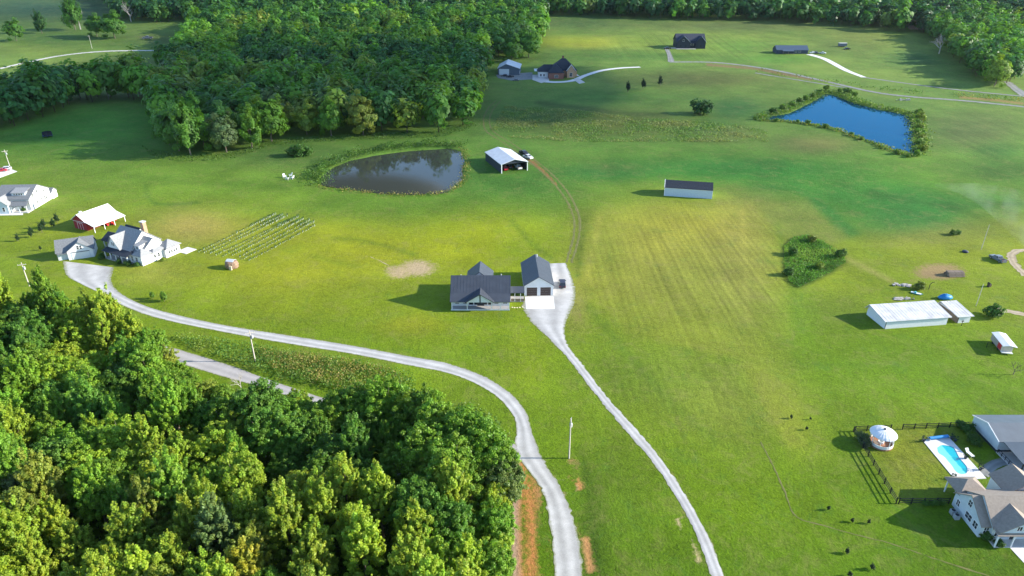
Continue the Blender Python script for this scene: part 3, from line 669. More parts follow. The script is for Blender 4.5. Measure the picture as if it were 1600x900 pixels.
window(hh, 13.7, 1.6, 1.0, .9, 1.5, 'f', 2, 2); window(hh, 11.6, 1.6, 1.0, .7, 1.5, 'f', 2, 2); window(hh, 8.2, 2.4, 1.0, .9, 1.6, 'f', 2, 2)
for x in (1.6, 6.6): window(hh, x, 2.4, 1.0, .9, 1.6, 'f', 2, 2)
door(hh, 4.1, 2.4, .35, 1.1, 2.2, 'f', NAVY)
MB().box(15.9, 20.2, 14.2, 18.4, 0, .12).build('patio', CONC, hh)
ch = MB().box(5.2, 6.6, 11.0, 12.2, 3, 9.6).build('chimney', TANBRICK, hh); MB().box(5.05, 6.75, 10.85, 12.35, 9.6, 9.8).build('chimney_cap', CONC, ch)
gable(hh, 'x', -6.5, 0.1, 11.7, 16.0, 3.0, 5.6, BLACKSH, WHITE, o=.35, roof='rear_wing_roof', wall='rear_wing_wall')
MB().prism([(5.2, 2.75), (8.4, 4.7), (11.6, 2.75), (11.6, 2.9), (8.4, 4.85), (5.2, 2.9)], -8.6, .35, 'x').build('link_roof', BLACKSH, hh)
posts(hh, [-7.6, -4.4, -1.2], 5.5, 0, 2.85, .12, name='link_post'); MB().box(-8, 0, 7.5, 11, 0, 2.75).build('link_wall', WHITE, hh)
MB().box(2.5, 11, 13.5, 16.5, 0, .14).build('rear_patio', CONC, hh)

rz = rad(23.3); O = (-144.1, 197.7)
gg = empty('garage', (*O, 0), rz, 'white garage with grey shingle roof and a gabled double door at the gravel turnaround', 'garage')
gable(gg, 'x', 0, 10.3, .6, 7.2, 2.75, 5.7, SHINGLE, WHITE, o=.35, roof='main_roof', wall='main_wall')
gable(gg, 'y', -.3, 4.6, 3.0, 10.2, 2.9, 5.6, SHINGLE, WHITE, o=.3, roof='front_gable_roof', wall='front_gable_wall')
garage_door(gg, 6.6, -.3, .03, 4.9, 2.2, 'f', WHITE, BLUEGREY); garage_door(gg, 1.6, .6, .03, 2.4, 2.1, 'f', BLUEGREY)
window(gg, 6.25, -.3, 3.25, .55, 1.2, 'f', 1, 2); window(gg, 7.05, -.3, 3.25, .55, 1.2, 'f', 1, 2)
MB().box(4.0, 9.2, -.42, -.37, 2.33, 2.5).build('lintel', NAVY, gg)
MB().box(.1, 3.0, -.5, .55, 2.3, 2.45).build('door_canopy', SHINGLE, gg); window(gg, 10.3, 3.5, 1.1, .8, 1.2, 'r', 2, 2); window(gg, 0, 3.5, 1.1, .8, 1.2, 'l', 2, 2)

rz = rad(-24); O = (-155.2, 226.4)
b = empty('red_barn', (*O, 0), rz, 'small red barn with a white metal roof and lean-to porch behind the country house', 'barn')
gable(b, 'y', 0, 11.6, 0, 6.6, 3.4, 5.6, WHITEROOF, RED, o=.35, oa=.5, bm=3.3)
shed_roof(b, -.5, 12.1, 6.95, 11.2, 3.3, 2.15, WHITEROOF, .12, 'lean_to_roof', 'y')
pm = MB().box(-.09, .09, -.09, .09, 0, 2.15).mesh('lean_to_post', TRIM)
for y in (-.3, 3.6, 7.6, 11.8): link('lean_to_post', pm, b, (10.7, y, 0))
dd = MB().box(-1.3, 1.3, -.06, -.002, 0, 2.5).build('barn_door', RED, b, (3.3, 0, 0))
x_ = MB(); x_.box(-1.35, 1.35, -.09, -.062, 2.4, 2.52); x_.box(-1.35, -1.22, -.09, -.062, 0, 2.4); x_.box(1.22, 1.35, -.09, -.062, 0, 2.4); x_.box(-.06, .06, -.09, -.062, 0, 2.4)
x_.build('door_trim', TRIM, dd)
MB().box(-.02, 6.62, -.05, -.003, 2.85, 3.0).build('gable_band', TRIM, b); MB().box(2.9, 3.7, .9, 1.7, 5.4, 6.3).build('cupola', TRIM, b)
for y in (2, 6, 9.5): window(b, 6.6, y, 1.0, .8, 1.1, 'r', 2, 2)
for i, (x, y) in enumerate([(8.4, 6.2), (9.3, 7.6)]):
    q = b.matrix_world if False else None
    c_, s_ = math.cos(rz), math.sin(rz)
    o = MB(); o.box(-.6, .6, -.4, .4, .15, .75); o.box(-.5, .0, -.38, .38, .75, 1.1)
    for wx in (-.45, .45):
        for wy in (-.42, .42): o.tube((wx, wy-.07, .24), (wx, wy+.07, .24), .24, None, 10, 1)
    oo = o.build('garden_tractor', [REDBRIGHT, TYRE], None, (O[0] + x*c_ - y*s_, O[1] + x*s_ + y*c_, 0), rz + .4*i)
    tag(oo, ['bright red garden tractor under the barn lean-to, nearer the house garage', 'bright red garden tractor under the barn lean-to, farther from the house garage'][i], 'tractor', 'red machines under the barn lean-to')

# ------------------------------------------------------------------ two-storey white house at the left edge
rz = rad(3); O = (-181.6, 244.0)
e = empty('white_house', (*O, 0), rz, 'two storey white house with grey roof and long sunlit side wall, at the left edge', 'house')
gable(e, 'x', -12.5, 0, 0, 13.5, 4.6, 8.0, SHINGLE, WHITE, o=.35, bm=7.0)
gable(e, 'y', -3.2, 3.5, -12, -6.2, 3.4, 5.9, LSHINGLE, BLUEGREY, o=.3, roof='front_gable_roof', wall='front_gable_wall')
shed_roof(e, -6.0, .1, -2.6, .6, 2.7, 4.2, SHINGLE, .12); posts(e, [-5.6, -2.9, -.2], -2.4, 0, 2.72, .11)
MB().box(-6.0, 0, -2.5, -.05, 0, .3).build('porch_floor', CONC, e)
MB().box(-6.6, -1.8, 1.6, 4.5, 4.9, 6.6).build('dormer_wall', BLUEGREY, e); shed_roof(e, -6.9, -1.5, 1.2, 5.6, 6.5, 7.35, LSHINGLE, .12, 'dormer_roof')
for x in (-5.6, -4.7, -3.8, -2.9): window(e, x, 1.6, 5.75, .5, .55, 'f', 1, 1)
for y in (3.0, 6.0, 10.0): window(e, 0, y, 4.3 if y != 6 else 5.2, .75, 1.3, 'r', 1, 2)
for y in (4.6, 7.6, 9.6, 10.7): window(e, 0, y, 1.2, .7, 1.4, 'r', 1, 2)
door(e, 0, 1.6, .05, 1.0, 2.1, 'r', SLATEWALL); door(e, -3.0, 0, .3, 1.0, 2.1, 'f', SLATEWALL)
for x in (-10.3, -7.9): window(e, x, -3.2, 1.0, .8, 1.5, 'f', 1, 2)
gable(e, 'x', -9, .6, 13.5, 17.0, 2.8, 4.0, SHINGLE, WHITE, o=.3, roof='rear_roof', wall='rear_wall')

# ------------------------------------------------------------------ sheds in the middle distance
rz = rad(21); O = (-4.6, 291.0)
s = empty('open_shed', (*O, 0), rz, 'open fronted pole shed with pale metal gable roof near the pond', 'shed')
u = lambda x, y: W2L(O, rz)(x, y)
L1, W1 = 21.5, 12.4
gable(s, 'y', 0, L1, 0, W1, 4.0, 5.7, STEEL, None, o=.3, oa=.3, seams=1.2)
MB().box(-.02, .1, .4, L1, 0, 3.92).build('side_wall', NAVY, s); MB().box(0.12, W1-.12, L1-.12, L1, 0, 3.95).build('back_wall', NAVY, s)
MB().prism([(.15, 3.85), (W1-.15, 3.85), (W1/2, 5.5)], .35, .45, 'y').build('gable_end', NAVY, s)
pm = MB().box(-.16, .16, -.16, .16, 0, 3.95).mesh('shed_post', TRIM)
MB().box(W1-.1, W1+.02, 1.2, L1, 0, 3.92).build('side_wall', NAVY, s)  # unseen right wall, added to keep the shed interior dark
for x, y in ((.1, .1), (W1-.1, .1), (W1-.1, L1-.3)): link('shed_post', pm, s, (x, y, 0))

rz = math.atan2(257.3-261.2, 79.2-61.1); O = (61.1, 261.3)
s = empty('long_shed', (*O, 0), rz, 'long white shed with a dark slate roof standing alone in the pasture', 'shed')
gable(s, 'x', 0, 18.4, 0, 7.6, 3.45, 5.4, BLACKSH, mat('pale_blue_panels', (.50, .58, .66), .6, .05), o=.15, oa=.1, seams=1.0)
MB().box(-.18, -.1, -.2, 7.8, 0, .3).build('foundation', CONC, s)
MB().prism([(-.2, 3.4), (3.8, 5.5), (7.8, 3.4), (7.8, 3.62), (3.8, 5.72), (-.2, 3.62)], -.32, -.12, 'x').build('rake_board', TRIM, s)
MB().box(-.16, .05, -.06, .12, 0, 3.4).build('corner_board', TRIM, s); MB().box(18.3, 18.46, -.06, .12, 0, 3.4).build('corner_board', TRIM, s)
MB().box(.1, 18.3, -.05, -.002, 3.2, 3.35).build('fascia_board', TRIM, s)

rz = math.atan2(157.4-155.05, 115.2-97.6); O = (97.6, 155.0)
s = empty('long_barn', (*O, 0), rz, 'long low white barn with a weathered white roof at the right', 'barn')
gable(s, 'x', 0, 17.6, 0, 8.0, 2.35, 3.5, WORNROOF, WHITE, o=.35, oa=.75, bm=7.0, t=.12, seams=.9)
MB().box(.03, 17.5, -.05, -.003, 1.7, 2.2).build('wall_band', BLUEGREY, s)
MB().box(-.05, .06, -.05, .06, 0, 2.3).build('corner_post', WOODD, s)
O = (118.4, 158.1)
s = empty('small_barn', (*O, 0), rz, 'small white roofed shed with dark side wall beside the long barn', 'shed')
gable(s, 'x', 0, 3.5, 0, 7.6, 2.0, 2.95, WORNROOF, WHITE, o=.35, oa=.65, bm=6.8, t=.12, seams=.9)
MB().box(-.06, -.004, .05, 7.5, 0, 1.95).build('plank_side', WOOD, s); MB().box(-.06, .05, -.06, .05, 0, 2.0).build('corner_post', WOODD, s)
o = MB(); o.lathe([(1.6, 0), (2.0, .5), (1.7, 1.0), (.6, 1.35), (.05, 1.4)], 14)
for i in range(len(o.v)): v = o.v[i]; o.v[i] = (v[0]*(1 + random.uniform(-.1, .1)), v[1]*.55, v[2]*(1 + random.uniform(-.2, .2)))
q = G(1476, 467); tag(o.build('tarp_heap', BLUETARP, None, q, smooth=True), 'heap covered with a bright blue tarp behind the small barn', 'tarp')

# ------------------------------------------------------------------ gazebo, pool, grey building and house at the lower right
q = Vector((74.3, 108.9, 0))
z = empty('gazebo', q, 0, 'round white gazebo with a domed white roof in the fenced yard', 'gazebo')
MB().lathe([(2.25, 0), (2.3, .3), (2.2, .34), (.01, .35)], 24).build('floor', mat('gazebo_deck', (.35, .17, .10), .7), z)
w = MB(); nseg = 24
for i in range(nseg):
    a0, a1 = 2*math.pi*i/nseg, 2*math.pi*(i+1)/nseg
    if 7 < i < 10: continue
    w.add([(2.25*math.cos(a0), 2.25*math.sin(a0), .3), (2.25*math.cos(a1), 2.25*math.sin(a1), .3), (2.25*math.cos(a1), 2.25*math.sin(a1), .95), (2.25*math.cos(a0), 2.25*math.sin(a0), .95),
           (2.15*math.cos(a0), 2.15*math.sin(a0), .3), (2.15*math.cos(a1), 2.15*math.sin(a1), .3), (2.15*math.cos(a1), 2.15*math.sin(a1), .95), (2.15*math.cos(a0), 2.15*math.sin(a0), .95)],
          [(0,1,2,3), (7,6,5,4), (3,2,6,7)])
w.build('parapet', TRIM, z)
pm = MB().tube((0, 0, .3), (0, 0, 2.75), .07, .06, 8).mesh('gazebo_post', TRIM)
for i in range(8): a = 2*math.pi*i/8 + .2; link('gazebo_post', pm, z, (2.15*math.cos(a), 2.15*math.sin(a), 0))
r = MB().lathe([(2.45, 2.6), (2.55, 2.72), (2.2, 3.05), (1.5, 3.4), (.7, 3.62), (.3, 3.7), (.02, 3.72)], 24).build('domed_roof', mat('white_canvas', (.78, .78, .79), .6, .03), z)
rb = MB()
for i in range(24):
    a = 2*math.pi*(i+.0)/24; f = lambda rr, zz: (rr*math.cos(a), rr*math.sin(a), zz)
    for (r0, z0), (r1, z1) in zip([(2.55, 2.73), (2.2, 3.06), (1.5, 3.41)], [(2.2, 3.06), (1.5, 3.41), (.7, 3.63)]): rb.tube(f(r0, z0), f(r1, z1), .025, None, 4)
rb.build('roof_rib', TRIM, r)['kind'] = 'stuff'
MB().tube((0, 0, 3.7), (0, 0, 3.98), .26, .2, 10).build('roof_vent', NAVY, z)
MB().lathe([(.55, .36), (.6, .8), (.4, .8), (.36, .5)], 14).build('fire_ring', TRIM, z)
MB().box(-1.7, -.9, -1.0, .2, .36, .8).build('bench', WOOD, z)

# swimming pool set in its concrete deck
pd = empty('swimming_pool', (86.3, 104.9, 0), 0, 'kidney shaped turquoise swimming pool in a white concrete deck', 'pool')
pool_px = [(1464,700),(1471,696),(1481,697),(1489,699),(1494,706),(1499,716),(1506,724),(1511,731),(1511,738),(1507,741),(1500,741),(1493,737),(1487,728),(1481,721),(1475,714),(1466,708)]
pw = [G(*q).xy - Vector((86.3, 104.9)) for q in pool_px]
pw, _ = resample([tuple(q) for q in pw] + [tuple(pw[0])], 48); pw = pw[:-1]
deck = [G(*q).xy - Vector((86.3, 104.9)) for q in [(1441,688),(1482,683),(1536,742),(1541,748),(1493,751)]]
polys = [[Vector((*q, 0)) for q in deck], [Vector((*q, 0)) for q in pw]]
tri = tessellate_polygon(polys); vv = [(*q, .1) for q in deck] + [(*q, .1) for q in pw]; nd, npw = len(deck), len(pw)
mb = MB(); mb.add(vv, [tuple(t) for t in tri])
mb.add([(*q, .1) for q in deck] + [(*q, -.05) for q in deck], [(i, (i+1) % nd, nd + (i+1) % nd, nd + i) for i in range(nd)])
me = bpy.data.meshes.new('deck'); me.from_pydata(mb.v, [], mb.f); me.materials.append(WHITEC)
link('deck', me, pd)
sh = MB(); sh.add([(*q, .1) for q in pw] + [(q.x*.985, q.y*.985, .0) for q in pw], [(i, (i+1) % npw, npw + (i+1) % npw, npw + i) for i in range(npw)])
sh.build('coping', mat('pool_tile', (.15, .5, .62), .3, .05), pd)
pwm = bpy.data.materials.new('pool_water'); pwm.use_nodes = True; n, l = pwm.node_tree.nodes, pwm.node_tree.links; p = n['Principled BSDF']
p.inputs['Roughness'].default_value = .06; tc = n.new('ShaderNodeTexCoord'); _, f = node_noise(n, l, tc.outputs['Object'], .9, 3, .6)
sx = n.new('ShaderNodeSeparateXYZ'); l.new(tc.outputs['Object'], sx.inputs[0])
side = math_node(n, l, 'ADD', math_node(n, l, 'MULTIPLY', math_node(n, l, 'SUBTRACT', sx.outputs['X'], sum(q.x for q in pw)/len(pw)), 1.3), math_node(n, l, 'MULTIPLY', f, 1.0))
mr = n.new('ShaderNodeMapRange'); mr.inputs['From Min'].default_value = .35; mr.inputs['From Max'].default_value = .75; l.new(side, mr.inputs['Value'])
l.new(mix_col(n, l, mr.outputs[0], (.17, .70, .66), (.0, .40, .47)), p.inputs['Base Color'])   # shallow shelf and deep end
b_ = n.new('ShaderNodeBump'); b_.inputs['Strength'].default_value = .15; b_.inputs['Distance'].default_value = .05; l.new(f, b_.inputs['Height']); l.new(b_.outputs['Normal'], p.inputs['Normal'])
polys = [[Vector((*q, 0)) for q in pw]]
me = bpy.data.meshes.new('water'); me.from_pydata([(*(q*1.0), .03) for q in pw], [], [tuple(t) for t in tessellate_polygon(polys)]); me.materials.append(pwm)
bm = bmesh.new(); bm.from_mesh(me)
for fc in bm.faces:
    fc.normal_update()
    if fc.normal.z < 0: fc.normal_flip()
bm.to_mesh(me); bm.free(); link('water', me, pd)
ld = MB(); 
for dx in (-.2, .2): ld.tube((2.35+dx, -4.0, .1), (2.35+dx, -4.0, .75), .03); ld.tube((2.35+dx, -4.0, .75), (2.15+dx, -3.6, .6), .03)
ld.build('ladder', CHROME, pd)
q = (G(1451, 688) + G(1480, 684.5))/2
o = empty('cover_roller', (q.x, q.y, .1), math.atan2((G(1480,684.5)-G(1451,688)).y, (G(1480,684.5)-G(1451,688)).x), 'blue pool cover wound on its roller at the end of the pool deck', 'pool cover')
MB().tube((-2.1, 0, .42), (2.1, 0, .42), .32, None, 12).build('cover_roll', BLUETARP, o)
for x in (-2.25, 2.25): MB().box(x-.06, x+.06, -.4, .4, 0, .5).build('stand', CHROME, o)

s = empty('workshop', (96.0, 106.5, 0), 0, 'white workshop with slate grey metal roof and a covered front porch, right edge', 'workshop')
GREYROOF = mat('slate_metal_roof', (.115, .14, .165), .5, .1, .5, spec=.4)
gable(s, 'x', 0, 22, 0, 8.2, 2.6, 3.95, GREYROOF, BLUEGREY, o=.25, oa=.2, zb=.5, bm=4.0)
MB().box(.02, 22, .02, 8.18, 0, .5).build('base_strip', NAVY, s)
shed_roof(s, .6, 22, -6.2, -.26, 2.2, 2.62, mat('dark_slate_metal_roof', (.075, .10, .125), .5, .1, .5, spec=.4), .12)
posts(s, [.9, 5.5, 10], -6.0, .1, 2.2, .09, WOODD); MB().box(.0, 22, -6.2, -.05, 0, .12).build('porch_floor', CONC, s)
MB().prism([(-.2, 2.52), (4.0, 3.9), (8.4, 2.52), (8.4, 2.72), (4.0, 4.14), (-.2, 2.72)], -.34, -.21, 'x').build('rake_board', TRIM, s)
rl = MB(); rl.box(.1, .16, -5.9, -.3, .95, 1.03); rl.box(.1, .16, -5.9, -.3, .5, .56)
for k in range(6): rl.box(.08, .18, -5.9 + k*1.1, -5.8 + k*1.1, .12, 1.03)
rl.build('porch_railing', BLACKFENCE, s)
window(s, 3, 0, 1.0, 1.2, 1.3, 'f', 2, 2); door(s, 6, 0, .12, 1.0, 2.1, 'f', NAVY); window(s, 9, 0, 1.0, 1.2, 1.3, 'f', 2, 2)
ls = MB().box(3.0, 22, -12.5, -8.6, 0, 2.4).build('annex_wall', WHITE, s); shed_roof(s, 2.7, 22, -12.8, -8.3, 3.3, 2.5, mat('dim_slate_roof', (.1, .11, .12), .6), .12, 'annex_roof')
window(s, 3.0, -10.4, 1.0, .9, 1.1, 'l', 2, 2)

t_ = empty('tan_roofed_house', (79.1, 84.7, 0), 0, 'white house with tan and grey gabled shingle roof in the lower right corner', 'house')
gable(t_, 'x', 0, 3.5, 0, 7.6, 2.65, 5.5, TAN, BLUEGREY, o=.3, oa=.25, bm=3.9, roof='wing_roof', wall='wing_wall')
gable(t_, 'x', 1.5, 22, -.6, 8.0, 3.0, 6.1, TAN, BLUEGREY, o=.35, oa=.25, bm=3.2)
shed_roof(t_, 1.25, 22, -2.35, -.9, 2.55, 3.05, TAN, .12)
posts(t_, [1.5, 4.2, 7.2, 10], -2.15, .12, 2.6, .1); MB().box(1.4, 22, -2.3, -.62, 0, .12).build('porch_floor', CONC, t_)
gable(t_, 'y', -1.9, 4.0, 1.9, 8.6, 3.2, 5.35, TAN, BLUEGREY, o=.35, oa=.3, zb=2.9, roof='front_gable_roof', wall='front_gable_wall')
window(t_, 4.7, -1.9, 3.4, .8, .9, 'f', 2, 1); window(t_, 5.8, -1.9, 3.4, .8, .9, 'f', 2, 1)
hip(t_, .4, 5.2, 7.0, 11.0, 2.9, 4.7, TAN, name='rear_hip_roof'); posts(t_, [.5, 2.6, 4.9], 10.8, 0, 2.9, .09)
gable(t_, 'y', 7.0, 11.5, 8.6, 15, 3.4, 5.6, TAN, WHITE, o=.35, roof='rear_gable_roof', wall='rear_gable_wall')
for y, w_, z0 in ((1.3, 1.1, .9), (3.2, 1.6, .9), (6.3, .8, 1.0), (3.8, .9, 3.3)): window(t_, 0, y, z0, w_, 1.2, 'l', 2, 2)
window(t_, 1.0, 0, .9, .8, 1.3, 'f', 2, 2); door(t_, 5.4, -.6, .12, 1.1, 2.1, 'f', NAVY)
for x in (2.6, 8.2): window(t_, x, -.6, .9, 1.0, 1.4, 'f', 2, 2)
for i, y in enumerate((88.9, 90.0)):
    a = empty('air_conditioner', (77.9, y, 0), 0, ['grey air conditioner box by the house wall, nearer the front corner', 'grey air conditioner box by the house wall, nearer the pool'][i], 'air conditioner', 'air conditioners beside the house wall')
    MB().box(-.4, .4, -.4, .4, 0, .9).build('housing', mat('grey_metal', (.35, .38, .4), .5), a, bevel=.03); MB().tube((0, 0, .9), (0, 0, .94), .32, None, 14).build('fan_grille', BLACKNET, a)

# small vendor trailer shed at the right edge
q = G(1569, 550); s = empty('trailer_shed', (q.x, q.y, 0), rad(-12), 'little white roofed shed with a red front panel at the right edge', 'shed')
MB().box(-1.3, 1.3, -.6, 5.2, .5, 2.3).build('body', mat('pale_brown_boards', (.38, .33, .27), .8, .2, 3), s)
MB().prism([(-1.5, 2.3), (0, 2.6), (1.7, 2.3), (1.7, 2.4), (0, 2.72), (-1.5, 2.4)], -1.6, 5.4, 'y').build('roof', WHITEROOF, s)
MB().box(-1.35, -1.3, -.55, 1.2, .7, 2.1).build('side_panel', REDBRIGHT, s); MB().box(-1.25, 1.25, -.66, -.602, .5, 2.2).build('front_panel', mat('cream_boards', (.62, .52, .45), .7), s)
MB().box(-1.2, 1.3, -1.4, -.67, .4, .52).build('step', WHITEROOF, s)
for x in (-1.2, 1.2):
    for y in (.8, 3.8): MB().tube((x-.1, y, .32), (x+.1, y, .32), .32, None, 12).build('wheel', TYRE, s)

# ------------------------------------------------------------------ far buildings on the rising ground
def Z(x, y): return rise(y)
q = G(857, 124); s = empty('brick_house', (q.x+.3, q.y, Z(*q.xy) - .1), rad(3), 'red brick house with steep black hipped roofs beside a pale concrete drive', 'house')
MB().box(0, 11, 0, 9, 0, 4.6).build('front_wall', BRICKM, s); hip(s, 0, 11, 0, 16, 4.6, 10.2, BLACKSH, axis='y', name='front_roof')
MB().box(-7, 0, 7, 15, 0, 4.4).build('side_wall', WHITE, s); hip(s, -7.5, 8, 6.5, 15.5, 4.5, 9.2, BLACKSH, name='side_roof')
MB().box(4, 22, 9.2, 24, 0, 4.8).build('rear_wall', TANBRICK, s); hip(s, 3, 22, 9, 25, 4.8, 12.6, BLACKSH, name='rear_roof')
gable(s, 'y', 4.5, 14, 14, 20, 5.2, 9.4, BLACKSH, TANBRICK, o=.4, roof='entry_gable_roof', wall='entry_gable_wall')
MB().prism([(13.4, 5.0), (17, 9.5), (20.6, 5.0), (20.6, 5.4), (17, 10.0), (13.4, 5.4)], 4.0, 4.4, 'y').build('rake_board', TRIM, s)
window(s, 17, 4.5, 1.2, 2.0, 2.6, 'f', 2, 2); window(s, 5.5, 0, 1.2, 2.6, 1.9, 'f', 3, 2); window(s, -3, 7, 1.2, 1.2, 1.6, 'f', 2, 2); window(s, -5.4, 7, 1.2, 1.2, 1.6, 'f', 2, 2)
MB().box(12, 13.2, 20, 21.2, 9, 14).build('chimney', BRICKM, s); MB().box(-9.5, -3, 14.5, 21, 0, .3).build('patio', CONC, s); shed_roof(s, -9.5, -3, 14.5, 21, 3.6, 4.4, WHITEROOF, .15, 'patio_roof')
q = G(778, 117); s = empty('blue_barn', (q.x, q.y, Z(*q.xy)-.1), rad(-4), 'blue grey metal barn with a pale roof at the edge of the wood', 'barn')
gable(s, 'y', 0, 22, 0, 16.5, 5.0, 8.2, STEEL, SLATEWALL, o=.5, oa=.8, bm=6.3, seams=1.5)
garage_door(s, 4.8, 0, .1, 7.2, 4.2, 'f', BLUEGREY); window(s, 16.5, 6, 1.2, 1.0, 1.4, 'r', 2, 2); door(s, 16.5, 3, .1, 1.1, 2.2, 'r', TRIM)
q = G(1057, 76); s = empty('dark_house', (q.x, q.y, Z(*q.xy)-.1), 0, 'big dark slate house with two front gables on the far mown lawn', 'house')
NAVYW = mat('midnight_siding', (.022, .03, .045), .6, .1); NROOF = mat('midnight_shingle', (.04, .048, .07), .75, .1)
gable(s, 'x', 0, 26, 2, 16, 6.6, 12.0, NROOF, NAVYW, o=.5)
for i, (x0, x1) in enumerate(((.2, 11.2), (17.5, 26))):
    zz = 11.0 - .4*i
    gable(s, 'y', -.6, 8, x0, x1, 6.2, zz, NROOF, NAVYW, o=.4, oa=.5, roof='front_gable_roof', wall='front_gable_wall')
    xm = (x0+x1)/2; sl = (zz-6.2)/((x1-x0)/2)
    MB().prism([(xm, zz-.1), (x1+.5, 6.2-sl*.5-.1), (x1+.5, 6.2-sl*.5+.3), (xm, zz+.3)], -1.3, -1.05, 'y').build('rake_board', mat('pale_trim', (.45, .47, .5), .6), s)
window(s, 5.6, -.6, 6.3, 1.3, 1.6, 'f', 1, 1); window(s, 14, 2, 3.0, 3.6, 1.8, 'f', 4, 2); window(s, 3.4, -.6, 1.5, 1.8, 1.8, 'f', 2, 2, NAVYW); window(s, 8, -.6, 1.5, 1.8, 1.8, 'f', 2, 2, NAVYW); window(s, 21.8, -.6, 1.5, 2, 1.8, 'f', 2, 2, NAVYW)
MB().box(-.6, 17, -3.2, -.7, 0, .25).build('front_walk', CONC, s); MB().box(-8, -.6, -.5, 2.5, 0, .9).build('retaining_wall', STONE, s)
shed_roof(s, 11.4, 17.3, -.4, 2.4, 4.6, 5.6, NROOF, .15); posts(s, [11.7, 14.3, 17], -.2, .25, 4.6, .15, NAVYW)
q = G(1213, 84); s = empty('slate_shed', (q.x, q.y, Z(*q.xy)-.1), rad(-1), 'long low slate blue shed at the top of the pale concrete drive', 'shed')
SL = mat('slate_blue_roof', (.06, .09, .135), .5, .1); gable(s, 'x', 0, 27.5, 0, 11, 3.3, 6.4, SL, mat('slate_blue_wall', (.035, .055, .085), .6), o=.4)
shed_roof(s, 4.5, 14.5, -3.2, 0, 2.6, 3.5, SL, .12); posts(s, [4.8, 9.5, 14.2], -3.0, 0, 2.62, .12, WOOD)
window(s, 20, 0, 1.2, 2.2, 1.3, 'f', 2, 1); window(s, 17, 0, 1.2, 1.4, 1.3, 'f', 2, 1)
q = G(1311, 73.5); s = empty('stock_trailer', (q.x, q.y, Z(*q.xy)), rad(4), 'small grey trailer with white roof parked on the far pasture', 'trailer')
MB().box(0, 7.2, 0, 2.6, .7, 3.2).build('body', SLATEWALL, s); MB().box(-.1, 7.3, -.1, 2.7, 3.2, 3.4).build('roof', WHITEROOF, s)
for x in (2.6, 4.4):
    for y in (-.1, 2.7): MB().tube((x, y-.12, .5), (x, y+.12, .5), .5, None, 12).build('wheel', TYRE, s)
MB().box(-3, 0, 1.1, 1.5, .6, .75).build('hitch', NAVY, s)
q = G(1424, 46); s = empty('white_roofed_cabin', (q.x, q.y, Z(*q.xy)), rad(-3), 'cabin with a white roof half hidden at the far tree line', 'cabin')
gable(s, 'x', 0, 13, 0, 8, 5.5, 8, WHITEROOF, WOOD, o=.4); window(s, 4, 0, 1.5, 1.2, 1.5, 'f', 2, 2); door(s, 7, 0, .1, 1.0, 2.1, 'f', WOODD)
# ------------------------------------------------------------------ vehicles
PROF = {
 'suv': ([(-2.35,.38),(-2.38,.85),(-2.2,1.02),(-1.15,1.1),(-.5,1.68),(1.65,1.72),(2.22,1.12),(2.38,.9),(2.35,.38)], 1.9, (3,4), (5,6), [(-1.0,1.14),(-.48,1.6),(.55,1.62),(.55,1.14)], [(.62,1.14),(.62,1.62),(1.6,1.64),(1.95,1.14)], (-1.5,1.45), .38),
 'pickup': ([(-2.8,.42),(-2.83,1.0),(-2.62,1.14),(-1.4,1.22),(-.75,1.84),(.75,1.88),(1.0,1.27),(2.8,1.27),(2.8,.42)], 2.0, (3,4), (5,6), [(-1.22,1.26),(-.72,1.76),(-.02,1.79),(-.02,1.26)], [(.04,1.26),(.04,1.79),(.72,1.81),(.9,1.26)], (-1.85,1.75), .42),
 'car': ([(-2.25,.32),(-2.28,.68),(-2.1,.82),(-1.15,.92),(-.45,1.4),(.9,1.42),(1.6,.98),(2.2,.9),(2.25,.32)], 1.8, (3,4), (5,6), [(-1.02,.96),(-.42,1.33),(.25,1.35),(.25,.96)], [(.31,.96),(.31,1.35),(.85,1.36),(1.4,.96)], (-1.4,1.4), .33)}
